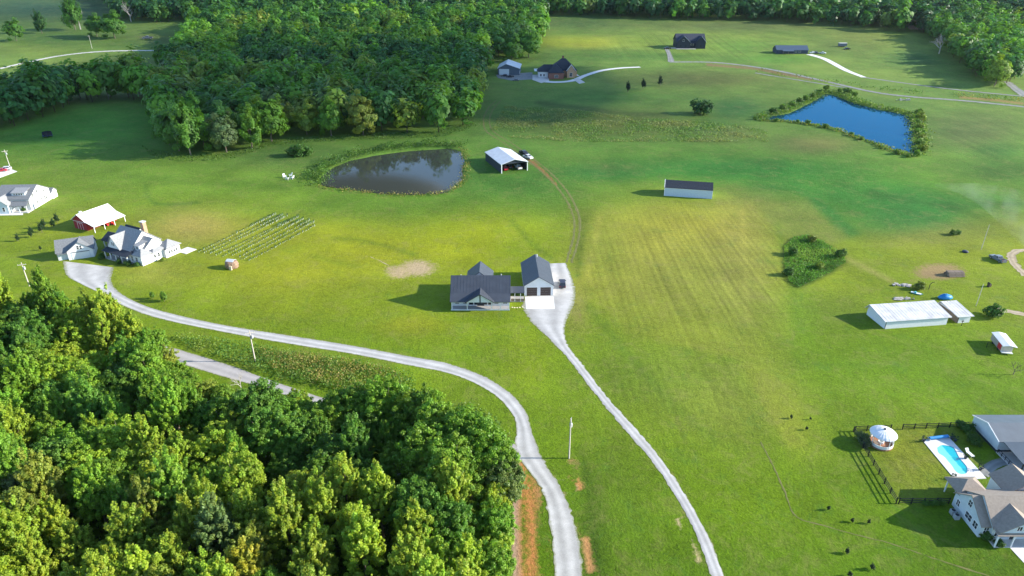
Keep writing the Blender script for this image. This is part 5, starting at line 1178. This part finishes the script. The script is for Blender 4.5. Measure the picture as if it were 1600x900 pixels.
FARF = [(-300,-6),(0,-6),(170,-4),(186,30),(240,36),(310,33),(400,30),(845,30),(850,24),(950,27),(1050,30),(1200,33),(1300,40),(1400,50),(1450,52),(1500,46),(1560,42),(1700,40),(2200,45),(2200,-60),(-300,-60)]
def far_test(X, Y):
    px, py = proj_np(X, Y, rise_np(Y)); return (inpoly(px, py, FARF)) | ((Y > 960) & (px > 160) & (px < 1800)) | ((Y > 1100) & (px > -300) & (px <= 160))
far_pts = scatter(-780, 820, 640, 1010, 11.5, far_test, 60000, 10)
# choose species and colour, rank by distance, the largest 300 as things of their own
tr = random.Random(12)
def vn(x, y, c, s): return float(vnoise(np.array([x]), np.array([y]), c, s)[0])
allt = []
pxy = lambda x, y, z: tuple(float(v) for v in proj_np(np.array(x), np.array(y), np.array(z)))
for (x, y) in near_pts:
    px, py = pxy(x, y, 13.0); v = vn(x, y, 14, 21) + tr.gauss(0, .16)
    if px > 560 and py < 800 and px + py*.2 > 690 and tr.random() < .75: cn = 'mid green' if tr.random() < .6 else 'dark green'; kd = 'round'
    elif py > 740: cn = 'yellow green' if v > .42 else ('olive green' if v > .3 else 'mid green'); kd = 'plume' if tr.random() < .8 else 'round'
    else: cn = 'yellow green' if v > .60 else 'mid green' if v > .26 else 'dark green'; kd = 'round' if tr.random() < .6 else 'plume'
    if py > 700 and px > 330 and tr.random() < .07: cn = 'golden yellow'; kd = 'plume'
    if tr.random() < .03: cn = 'grey green'
    s = tr.uniform(.70, 1.10)*(1.0 if kd == 'plume' else .95)
    if px > 740: s *= .8
    allt.append([x, y, 'near', kd, tr.randrange(4), s, cn])
for (ex, ey, es, ec) in [(446,612,.8,'mid green'),(462,606,.7,'yellow green'),(478,622,.75,'mid green'),(505,632,.8,'mid green'),(524,612,.85,'dark green'),(545,606,.85,'mid green'),(570,598,.95,'mid green'),(600,600,.95,'mid green'),(628,604,1.0,'dark green'),(652,612,1.0,'mid green'),(680,622,1.05,'mid green'),(706,636,1.1,'mid green'),(732,650,1.1,'mid green'),(758,668,1.05,'mid green'),(778,690,.95,'mid green'),(418,616,.6,'yellow green'),(395,622,.55,'grey green'),(372,606,.45,'grey green'),
                         (345,596,.6,'mid green'),(318,588,.6,'olive green'),(292,578,.6,'mid green'),(268,562,.6,'mid green'),(250,535,.65,'olive green'),(236,512,.7,'mid green'),(772,740,.75,'yellow green'),(772,790,.7,'mid green'),(768,850,.7,'mid green'),(700,690,1.1,'mid green'),(660,660,1.1,'mid green')]:
    g_ = G(ex, ey + 6, 14.3*es); allt.append([g_.x, g_.y, 'near', 'round', tr.randrange(4), es, ec])
for pts, wd in ((mid_pts, 'mid'), (belt_pts, 'belt'), (right_pts, 'right')):
    for (x, y) in pts:
        v = vn(x, y, 30, 22) + tr.gauss(0, .2); u_ = tr.random()
        cn = 'deep bluish green' if v < .3 else 'dark green' if v < .62 else 'mid green' if v < .92 else 'olive green'
        if u_ < .05: cn = 'yellow green' if y > 500 else 'olive green'
        elif u_ < .09: cn = 'grey green'
        kd = 'round' if tr.random() < .82 else 'plume'
        s = tr.uniform(.75, 1.1)*(1.52 if wd == 'belt' else 1.36 if wd != 'right' else 1.3)
        allt.append([x, y, wd, kd, tr.randrange(5 if kd == 'round' else 2), s, cn])
for (x, y) in far_pts:
    v = tr.random(); cn = 'deep bluish green' if v < .5 else 'dark green' if v < .85 else 'mid green' if v < .96 else 'olive green'
    allt.append([x, y, 'far', 'round', tr.randrange(6), tr.uniform(.95, 1.5), cn])
# a few tall trees that stand apart
SPECIAL = [((26,64),1.25,'dark green','round','dark spreading tree alone on the far lawn at the top left corner'), ((66,52),1.2,'deep bluish green','plume','narrow dark tree second from the corner on the far lawn'), ((118,47),1.9,'dark green','plume','very tall narrow tree with a pale dead trunk beside it on the far lawn'),
           ((152,57),1.35,'dark green','round','dark tree of a close pair beyond the far road, the one nearer the thin pole'), ((180,60),1.75,'dark green','round','bigger dark tree of a close pair beyond the far road'),
           ((800,97),1.35,'dark green','round','tall dark tree directly behind the blue barn'), ((826,90),1.5,'dark green','round','tall dark tree standing out at the wood edge above the brick house'), ((1553,135),1.25,'olive green','round','olive tree at the end of the grey drive beside the right hand wood')]
for (q, s, cn, kd, lb) in SPECIAL: g_ = G(*q); allt.append([g_.x, g_.y, 'special', kd, 0, s, cn, lb])
allt.sort(key=lambda t: (t[2] != 'special', t[2] == 'far', t[1]))
indiv, rest = allt[:296], allt[296:]
# landmark-based labels that single out one tree
LM = {'near': [('the paved lane end', (245,545)), ('the lane middle', (360,585)), ('the leaning pole', (399,565)), ('the gravel road bend', (806,660)), ('the orange clay bank', (800,790)), ('the lower left corner', (0,905)), ('the bottom edge middle', (400,905)), ('the gravel turnaround', (140,440)), ('the left edge middle'  , (0,650)), ('the brush strip end', (640,610)), ('the bottom clay corner', (780,905)), ('the pale bare tree', (380,600)), ('the lower left quarter', (150,780)), ('the lower right quarter', (600,800)), ('the wood middle', (350,720)), ('the big oak corner', (700,720))],
      'mid': [('the round pond bank', (620,235)), ('the corner facing the chairs', (232,235)), ('the blue barn', (775,118)), ('the open shed', (780,235)), ('the lone bush clump', (470,240)), ('the far road', (262,79)), ('the tree belt', (230,160)), ('the mown track corner', (745,180)), ('the trampoline', (75,214))],
      'belt': [('the trampoline', (75,214)), ('the big wood', (240,160)), ('the picture left edge', (0,204)), ('the far road', (60,100))],
      'right': [('the grey bare tree', (1468,85)), ('the grey drive end', (1580,130)), ('the white roofed cabin', (1432,46)), ('the picture right edge', (1600,100))]}
WOODN = {'near': 'near wood', 'mid': 'pond wood', 'belt': 'tree belt', 'right': 'right hand wood'}
ORD = 'first second third fourth fifth sixth seventh eighth ninth tenth eleventh twelfth thirteenth fourteenth fifteenth sixteenth seventeenth eighteenth nineteenth twentieth'.split() + ['twenty ' + q for q in 'first second third fourth fifth sixth seventh eighth ninth tenth'.split()]
labels = {}
for wd in LM:
    byc = {}
    for i, t in enumerate(indiv):
        if t[2] == wd: byc.setdefault(t[6], []).append(i)
    for cn, ids in byc.items():
        cand = []
        for nm, q in LM[wd]:
            g_ = G(*q); rk = sorted(ids, key=lambda i: (indiv[i][0]-g_.x)**2 + (indiv[i][1]-g_.y)**2)
            cand += [(k, i, nm) for k, i in enumerate(rk)]
        cand.sort(); seen = set()
        for k, i, nm in cand:
            if i in labels: continue
            labels[i] = f'{cn} {WOODN[wd]} tree, {ORD[min(k, 29)]} of its colour from {nm}'
for i, t in enumerate(indiv):
    x, y, wd, kd, v, s, cn = t[:7]
    key = ('near', kd, v % 4) if wd == 'near' else ('mid', kd, v % (5 if kd == 'round' else 2))
    lb = t[7] if wd == 'special' else labels.get(i)
    grp = {'near': 'trees of the near wood', 'mid': 'trees of the wood behind the pond', 'belt': 'trees of the belt beyond the trampoline', 'right': 'trees of the right hand wood'}.get(wd, 'tall trees standing apart')
    place_tree(key, (x, y, rise(y)), s, tr.uniform(0, 6.28), tuple(a_*b_ for a_, b_ in zip(jit(COLS[cn]), (1.55, 1.5, 1.12) if wd == 'near' else (1.3, 1.45, 1.2))), lb, 'tree', grp, 'tree', s*tr.uniform(.92, 1.15))
def joined(name, lst, label):
    VV, CC = [], []
    for t in lst:
        x, y, wd, kd, v, s, cn = t[:7]; V, col, _ = (LOW if name == 'woods' else LOWF)[v % 6]; a = tr.uniform(0, 6.28); ca_, sa_ = math.cos(a), math.sin(a); q = np.empty_like(V)
        q[:, 0] = (V[:, 0]*ca_ - V[:, 1]*sa_)*s + x; q[:, 1] = (V[:, 0]*sa_ + V[:, 1]*ca_)*s + y; q[:, 2] = V[:, 2]*s*tr.uniform(.92, 1.15) + rise(y)
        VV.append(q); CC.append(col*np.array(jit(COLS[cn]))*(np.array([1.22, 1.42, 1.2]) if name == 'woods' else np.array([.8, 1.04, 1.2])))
        w_ = .3; tk = np.array([[x-w_, y, 0], [x+w_, y, 0], [x+w_*.5, y, 9*s], [x-w_*.5, y, 9*s], [x, y-w_, 0], [x, y+w_, 0], [x, y+w_*.5, 9*s], [x, y-w_*.5, 9*s]]); tk[:, 2] += rise(y); VV.append(tk); CC.append(np.tile([.12, .1, .08], (8, 1)))
    V, c = np.concatenate(VV), np.concatenate(CC); o = link(name, crown_mesh(name, V, c, LEAFV)); tag(o, label, 'woods', None, 'stuff'); return o
joined('woods', [t for t in rest if t[2] != 'far'], 'farther part of the broadleaf wood behind the pond')
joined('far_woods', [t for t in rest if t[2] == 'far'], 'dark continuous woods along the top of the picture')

# bare trees
for (q, H, r0, sd, mm, lb) in [((1467,84), 22, .55, 3, PALEBARK, 'grey leafless tree in front of the right hand wood'), ((378,612), 6, .12, 5, PALEBARK, 'pale leafless tree between near wood and paved lane'), ((205,34), 26, .5, 8, PALEBARK, 'pale dead trunk at the edge of the far dark woods'), ((126,46), 30, .6, 9, PALEBARK, 'tall pale dead tree on the far lawn next to a narrow tree'), ((1583,585), 5, .1, 6, BARK, 'small thin bare tree on the lawn in front of the trailer shed')]:
    g_ = G(*q); o = empty('bare_tree', (g_.x, g_.y, rise(g_.y)), 0, lb, 'bare tree'); me = bare_mesh('branches', H, r0, mm, sd, 6 if H > 12 else 5, .55 if H > 8 else .4); link('branches', me, o)
for (q, H, sd, lb) in [((150,668), 13, 21, 'grey leafless tree inside the near wood toward the left edge'), ((640,720), 13, 22, 'grey leafless tree in a dark gap of the near wood by the big oaks'), ((225,735), 12, 23, 'pale leafless tree inside the near wood below the lane')]:
    g_ = G(*q, 11.0); o = empty('bare_tree', (g_.x, g_.y, 0), 0, lb, 'bare tree'); link('branches', bare_mesh('branches', H, .26, PALEBARK, sd, 6, .5), o)
# single shrubs
def shrub(px, py, s, cn, label, group=None, sz=None, k=None):
    g_ = G(px, py); return place_tree(('bush', 'round', (k if k is not None else tr.randrange(3))), g_, s, tr.uniform(0, 6.28), jit(COLS[cn]), label, 'shrub', group, 'shrub', sz)
shrub(1551, 495, 1.9, 'dark green', 'round dark green bush right of the small barn', None, 2.0)
shrub(1094, 178, 5.4, 'deep bluish green', 'big lone dark bush in the rough pasture', None, 4.6)
for i, (px, py, s) in enumerate([(459,243,2.6), (470,244,3.2), (482,243,2.4)]): shrub(px, py, s, 'dark green', ['bush of the lone clump on the lawn, nearest the big wood corner', 'middle bush of the lone clump on the lawn', 'bush of the lone clump on the lawn, nearest the pond'][i], 'bush clump on the lawn')
for i, (px, py) in enumerate([(981,144), (1005,139), (1031,134)]):
    g_ = G(px, py); place_tree(('conifer', 'plume', 0), g_, 1.5, i, jit((.02, .05, .025)), ['small dark conifer nearest the brick house drive in the row of three', 'middle small dark conifer in the row of three', 'small dark conifer farthest from the brick house in the row of three'][i], 'conifer', 'three small conifers', 'tree')
for i, (px, py, s) in enumerate([(28.7,377,.55),(49,371,.6),(50,366,.6),(65.5,363,.75),(69.5,357,.75),(84,355,.7),(90,348,.75),(64,391,.35)]):
    g_ = G(px, py); place_tree(('conifer', 'plume', 0), g_, s, i, jit((.035, .075, .025)), f'small dark conifer in the line by the red barn, {ordw[6-i] if i < 7 else "last"} from the barn' if i < 7 else 'tiny shrub alone on the lawn left of the white garage', 'conifer', 'young conifers by the red barn', 'tree')
near_sap = ['small dark sapling on the mown lawn, farthest left of the upper three', 'small dark sapling on the mown lawn, nearest the fence of the upper three', 'small dark sapling on the mown lawn, nearest the camera of the upper three', 'small dark sapling beyond the worn path, alone above it', 'small dark sapling beyond the worn path, left of a close pair', 'small dark sapling beyond the worn path, right of a close pair', 'dark sapling inside the worn path corner, on its own', 'dark sapling with a pale stake near the bottom edge', 'dark sapling cut by the bottom edge of the picture']
for i, (px, py, s) in enumerate([(1236,654,.36),(1266,656,.26),(1260,672,.34),(1294,797,.36),(1331,816,.34),(1357,818,.34),(1323,865,.42),(1362,890,.46),(1327,901,.42)]):
    g_ = G(px, py); place_tree(('conifer', 'plume', 0), g_, s*.75, i, jit((.025, .05, .016)), near_sap[i], 'sapling', 'saplings on the mown lawn', 'tree', s*.6)
for i, (px, py, s) in enumerate([(239,467,.15),(257,471,.2)]):
    g_ = G(px, py); place_tree(('mid', 'plume', i), g_, s, i, jit(COLS['mid green']), ['thin young tree on the lawn beside the gravel road, farther from the vines', 'thin young tree on the lawn beside the gravel road, nearer the vines'][i], 'young tree', 'young trees by the gravel road', 'tree')
gband = [(1208,177),(1222,173),(1238,168),(1249,162),(1259,157),(1270,151),(1280,146),(1290,141),(1312,144),(1322,147),(1334,151)]
for i, (px, py) in enumerate(gband): shrub(px, py, tr.uniform(1.2, 2.4), 'mid green' if i % 3 else 'dark green', f'bush on the blue pond far bank, {ordw[i] if i < 10 else "last"} counted from the pasture tip', 'bushes round the blue pond')
for i, (px, py) in enumerate([(1434,180),(1437,187),(1434,194),(1437,202),(1433,210),(1440,218),(1436,227),(1440,236),(1432,244)]): shrub(px, py, tr.uniform(1.5, 2.5), 'yellow green' if i % 2 else 'mid green', f'bright bush on the blue pond right bank, {ordw[i]} from the road', 'bushes on the right bank of the blue pond')
for i, (px, py) in enumerate([(1180,187),(1213,190),(1246,192),(1262,194),(1290,200),(1330,212),(1346,219),(1375,232),(1402,241),(1418,246)]): shrub(px, py, tr.uniform(.8, 1.7), 'mid green', f'small bush on the blue pond near bank, {ordw[i]} from the pasture tip', 'bushes on the near bank of the blue pond')
for i, (px, py, s, cn, lb) in enumerate([(1345,688,1.1,'grey green','twiggy grey shrub behind the gazebo at the fence corner'),(1352,696,.9,'grey green','twiggy grey shrub beside the gazebo on the lawn side'),(1500,668,1.0,'dark green','dark shrub in the shade where fence meets workshop'),(1510,674,1.1,'dark green','dark shrub in the workshop shade, nearer the pool'),(1520,692,1.2,'dark green','dark shrub against the workshop side wall'),
                                 (1445,789,.55,'dark green','low shrub along the shaded fence, nearest the fence corner'),(1458,789,.6,'dark green','low shrub along the shaded fence, second from the fence corner'),(1471,788,.6,'dark green','low shrub along the shaded fence, nearest the tan roofed house'),(1540,842,.8,'dark green','dark shrub at the porch corner of the tan roofed house'),(1560,853,.7,'dark green','dark shrub along the porch of the tan roofed house'),
                                 (186,412,.9,'dark green','dark shrub below the country house porch, nearest the gravel'),(200,415,.9,'dark green','second dark shrub below the country house porch'),(215,416,.8,'dark green','third dark shrub below the country house porch'),(160,404,1.0,'dark green','dark shrub in the shade between garage and porch'),(255,408,.7,'yellow green','pale shrub at the sunlit side wall of the country house'),(10,330,1.0,'mid green','green shrub in front of the white house gable'),
                                 (38,330,.8,'dark green','dark shrub below the white house porch'),(803,461,.7,'dark green','dark shrub below the link walkway, nearest the farmhouse'),(809,461,.7,'dark green','dark shrub below the link walkway, middle'),(1488,367,1.0,'dark green','dark brush clump at the end of the thin fence line'),(1497,366,.9,'dark green','dark brush clump right of another at the thin fence line'),(1436,452,1.3,'olive green','olive shrub beside the turquoise boat')]):
    shrub(px, py, s, cn, lb)
for i, (px, py, s, cn, lb) in enumerate([(1238,398,1.5,'dark green','dark shrub at the pasture side edge of the marsh patch'),(1232,430,1.4,'dark green','dark shrub at the lower left edge of the marsh patch'),(1312,402,1.6,'dark green','dark shrub at the right tip of the marsh patch'),(1268,378,1.3,'olive green','olive shrub at the top of the marsh patch'),(1280,420,1.2,'yellow green','pale shrub in the middle of the marsh patch')]): shrub(px, py, s, cn, lb)
# ------------------------------------------------------------------ brush, reeds, tall weeds: uncountable growth
def brush(name, poly, dens, h, leaf, cols, label, seed, cat='undergrowth', lump=3.0, prob=None, w=1.0):
    r = np.random.default_rng(seed); wp = np.array([tuple(G(*q)[:2]) for q in poly]); x0, y0 = wp.min(0); x1, y1 = wp.max(0); N = int((x1-x0)*(y1-y0)*dens)
    X, Y = r.uniform(x0, x1, N), r.uniform(y0, y1, N); ok = inpoly(X, Y, [tuple(q) for q in wp]); X, Y = X[ok], Y[ok]
    v = vnoise(X, Y, lump, seed)*.6 + vnoise(X, Y, lump*3, seed+1)*.4; keep = r.random(len(X)) < np.clip((v - (.0 if prob is None else prob))*2.2, 0, 1); X, Y, v = X[keep], Y[keep], v[keep]
    Zh = r.random(len(X))**.6*h*(.35 + 1.1*v); nrm = unit(r.normal(size=(len(X), 3)) + np.array([0, 0, .5]))
    V = leaf_quads(np.stack([X, Y, rise_np(Y) + Zh], 1), nrm, leaf*r.uniform(.6, 1.3, len(X)), r)
    ci = np.clip((vnoise(X + 50, Y, lump*2.2, seed+2)*1.3 - .15 + r.normal(0, .12, len(X)))*len(cols), 0, len(cols)-1).astype(int)
    c = np.array(cols)[ci]*r.uniform(.7, 1.3, (len(X), 1))
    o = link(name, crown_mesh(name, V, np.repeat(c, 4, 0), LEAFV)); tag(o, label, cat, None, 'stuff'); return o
gA, gB, gC, gD, gE = (.075, .16, .03), (.13, .22, .04), (.28, .26, .07), (.27, .215, .07), (.18, .24, .05)
brush('brush_strip', [(268,525),(340,529),(400,541),(480,553),(560,566),(620,577),(648,588),(650,604),(630,622),(560,626),(500,606),(440,596),(360,566),(300,547)], 13, 1.4, .19, [(.09, .2, .035), (.16, .28, .05), (.11, .23, .04), (.22, .3, .06)], 'weedy brush strip of green growth between gravel road and lane', 41)
brush('brush_strip', [(405,548),(480,556),(560,569),(618,580),(640,592),(640,602),(560,622),(500,602),(430,584)], 11, 1.5, .19, [(.36, .32, .09), (.24, .3, .07), (.36, .28, .09), (.34, .30, .09)], 'rusty golden weeds at the right half of the brush strip', 61)
brush('marsh_growth', [(1226,385),(1240,372),(1262,367),(1285,378),(1318,398),(1322,410),(1300,425),(1270,440),(1248,450),(1232,440),(1224,410)], 20, .65, .18, [(.08, .2, .03), (.14, .3, .045), (.10, .25, .035), (.22, .36, .06)], 'patch of tall marsh growth in the mown field', 42)
def ring(P_, o0, o1):
    cx = sum(q[0] for q in P_)/len(P_); cy = sum(q[1] for q in P_)/len(P_); return cx, cy
def bank(name, line, wd, dens, h, leaf, cols, label, seed):
    r = np.random.default_rng(seed); w = [G(*q).xy for q in line]; X, Y = [], []
    for a, b in zip(w[:-1], w[1:]):
        k = int((b-a).length*wd*dens); t = r.random(k); d = (b-a).normalized(); o = r.normal(0, wd/2.4, k)
        X.append(a.x + (b.x-a.x)*t - d.y*o); Y.append(a.y + (b.y-a.y)*t + d.x*o)
    X, Y = np.concatenate(X), np.concatenate(Y); v = vnoise(X, Y, 4, seed); kp = r.random(len(X)) < np.clip((v - .02)*2.0, .08, 1); X, Y, v = X[kp], Y[kp], v[kp]
    Zh = r.random(len(X))**.7*h*(.3 + 1.2*v) - .25; nrm = unit(r.normal(size=(len(X), 3)) + np.array([0, 0, .4]))
    V = leaf_quads(np.stack([X, Y, rise_np(Y) + Zh], 1), nrm, leaf*r.uniform(.6, 1.3, len(X)), r); c = np.array(cols)[r.integers(0, len(cols), len(X))]*r.uniform(.7, 1.3, (len(X), 1))*(.8 + .5*v[:, None])
    o = link(name, crown_mesh(name, V, np.repeat(c, 4, 0), LEAFV)); tag(o, label, 'bank growth', None, 'stuff')
bank('pond_reeds', [(492,290),(494,272),(510,258),(545,244),(585,234),(640,228),(700,225),(722,230)], 7.0, 11, 2.5, .34, [gA, gB, gA], 'thick green growth on the round pond far bank', 43)
bank('pond_reeds', [(722,230),(729,250),(726,280),(712,294),(690,303),(650,305),(600,304),(560,299),(520,296),(496,291)], 3.0, 6, 1.2, .28, [gA, gC, gD], 'low reeds and dry stems on the round pond near bank', 44)
bank('pond_reeds', [(1186,186),(1230,172),(1268,155),(1288,143),(1306,146),(1340,160),(1375,169),(1418,176),(1432,188),(1437,220),(1432,242)], 5.5, 7, 1.9, .42, [gA, gB, gE], 'green growth along the blue pond far bank', 45)
bank('pond_reeds', [(1186,188),(1235,190),(1260,194),(1300,201),(1350,220),(1395,236),(1432,246)], 4.0, 7, 1.2, .38, [gA, gC, gB], 'low growth along the blue pond near bank', 46)
brush('rough_pasture', [(765,205),(790,165),(900,172),(1000,185),(1130,192),(1200,205),(1200,222),(1050,222),(900,222),(800,215)], 3.2, .5, .34, [(.16, .27, .07), (.22, .31, .085), (.28, .31, .11), (.25, .27, .1)], 'rough tufted pasture left of the big lone bush', 47, 'pasture', 6, .30)
brush('roadside_weeds', [(1180,112),(1280,128),(1420,147),(1600,160),(1600,153),(1420,141),(1290,124),(1190,108)], 1.0, 1.2, .42, [gA, gE, gC], 'weedy verge between the far roads', 49, 'weeds', 6, .3)
brush('wood_edge_growth', [(222,228),(238,248),(292,253),(362,250),(424,228),(470,224),(560,219),(690,215),(745,198),(740,188),(690,204),(530,212),(420,220),(360,240),(290,243),(234,234)], 2, .8, .3, [gA, gA, gB], 'low undergrowth along the front edge of the wood', 50)
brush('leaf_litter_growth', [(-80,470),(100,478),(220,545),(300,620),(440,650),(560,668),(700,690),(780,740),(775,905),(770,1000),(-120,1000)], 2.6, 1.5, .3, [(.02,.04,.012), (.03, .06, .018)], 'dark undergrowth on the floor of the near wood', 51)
brush('verge_bushes', [(690,640),(740,632),(780,660),(800,690),(795,700),(740,690)], 9, 1.6, .24, [gB, gE, gC, gB], 'light green bushy verge inside the gravel road bend', 52)
brush('clay_bank_bushes', [(782,716),(798,722),(800,790),(797,860),(785,900),(770,905),(770,730)], 9, 2.2, .22, [gB, (.12, .17, .025), gE], 'yellow green bushes above the orange clay bank', 53)
# ------------------------------------------------------------------ cloud bank (off to the sunny side), smoke
def vol_mat(name, dens, col=(1, 1, 1), aniso=.2):
    m = bpy.data.materials.new(name); m.use_nodes = True; n, l = m.node_tree.nodes, m.node_tree.links
    for q in list(n): n.remove(q)
    o = n.new('ShaderNodeOutputMaterial'); v = n.new('ShaderNodeVolumePrincipled'); v.inputs['Color'].default_value = (*col, 1); v.inputs['Density'].default_value = dens; v.inputs['Anisotropy'].default_value = aniso
    l.new(v.outputs[0], o.inputs['Volume']); return m
CLOUD = vol_mat('cloud_vapour', .0015)
def ellipsoid(name, c, r, m, n=20, seed=0, parent=None):
    mb = MB(); prof = [(max(.002, math.sin(math.pi*k/10)), -math.cos(math.pi*k/10)) for k in range(11)]
    mb.lathe(prof, n); mb.v = [(v[0]*r[0], v[1]*r[1], v[2]*r[2]) for v in mb.v]
    return mb.build(name, m, parent, c, smooth=True)
ALT = 520; OFF = ALT/math.tan(SUN_EL)
CLOUD_D = vol_mat('dense_cloud_vapour', .0036)
def cloud(label, X, Y, lobes, m=None):
    o = empty('cloud', (X + OFF, Y, ALT), 0, label, 'cloud', 'clouds toward the sun')
    for (dx, dy, dz, rx, ry_, rz_) in lobes: ellipsoid('cloud_lobe', (dx, dy, dz), (rx, ry_, rz_), m or CLOUD, parent=o)
cloud('broad pale cloud high on the sunny side, outside the picture', -60, 420, [(0, 0, 0, 330, 150, 46), (-170, 40, 14, 170, 120, 40), (150, 60, 10, 160, 100, 36)])

cloud('long pale cloud on the sunny side shading the far woods', 250, 1010, [(0, 0, 0, 800, 150, 50), (-200, -20, 20, 400, 120, 45)], CLOUD_D)
cloud('thick pale cloud on the sunny side shading the pond wood', -170, 500, [(0, 0, 0, 230, 190, 48), (60, 120, 12, 200, 150, 40)], CLOUD_D)
cloud('pale cloud on the sunny side shading the far lawn corner', -560, 760, [(0, 0, 0, 300, 170, 50), (-120, 60, 15, 200, 130, 45)])
NORTH = empty('cloud', (-640, 2700, 880), 0, 'wide white cloud in the northern sky mirrored by the round pond', 'cloud', 'clouds toward the sun')
NORTH['group'] = 'clouds in the north'
CLOUD2 = vol_mat('bright_cloud_vapour', .012)
for (a, b_, c_, r1, r2, r3) in [(0, 0, 0, 420, 300, 110), (260, 60, 60, 260, 220, 90), (-320, 30, 40, 300, 240, 100), (60, 0, 130, 220, 180, 80)]: ellipsoid('cloud_lobe', (a, b_, c_), (r1, r2, r3), CLOUD2, parent=NORTH)
# thin smoke drifting over the pasture from a small fire
sm = vol_mat('smoke_vapour', .012); n, l = sm.node_tree.nodes, sm.node_tree.links; v = [q for q in n if q.type == 'PRINCIPLED_VOLUME'][0]
tc = n.new('ShaderNodeTexCoord'); nz = n.new('ShaderNodeTexNoise'); nz.inputs['Scale'].default_value = .08; nz.inputs['Detail'].default_value = 3; l.new(tc.outputs['Object'], nz.inputs['Vector'])
mr = n.new('ShaderNodeMapRange'); mr.inputs['From Min'].default_value = .37; mr.inputs['From Max'].default_value = .8; mr.inputs['To Max'].default_value = .026; l.new(nz.outputs['Fac'], mr.inputs['Value']); l.new(mr.outputs[0], v.inputs['Density'])
path = [((1460, 293), 1.0, 1.5), ((1495, 301), 2.0, 3.5), ((1526, 318), 4.0, 7), ((1552, 340), 5.5, 11), ((1578, 366), 7.0, 15), ((1625, 408), 8.0, 18)]
mb = MB(); N_ = 12
for (q, z_, r_) in path:
    c_ = G(*q); b0 = len(mb.v)
    mb.v += [(c_.x + r_*.35*math.cos(2*math.pi*k/N_), c_.y + r_*1.25*math.cos(2*math.pi*k/N_)*.8 , max(.15, z_ + r_*.55*math.sin(2*math.pi*k/N_))) for k in range(N_)]
for s_ in range(len(path) - 1):
    for k in range(N_): mb.f.append((s_*N_ + k, s_*N_ + (k+1) % N_, (s_+1)*N_ + (k+1) % N_, (s_+1)*N_ + k)); mb.m.append(0)
mb.f.append(tuple(range(N_))); mb.f.append(tuple(range((len(path)-1)*N_, len(path)*N_))); mb.m += [0, 0]
tag(mb.build('smoke', sm), 'thin white smoke drifting low over the pasture at the right edge', 'smoke', None, 'stuff')

# thin air over the whole valley
hz = vol_mat('valley_haze', .000018, (.82, .90, 1.0), .3)
tag(MB().box(-5600, 6800, -460, 11500, -3.0, 97.0).build('haze', hz), 'thin pale haze over the whole valley', 'haze', None, 'stuff')
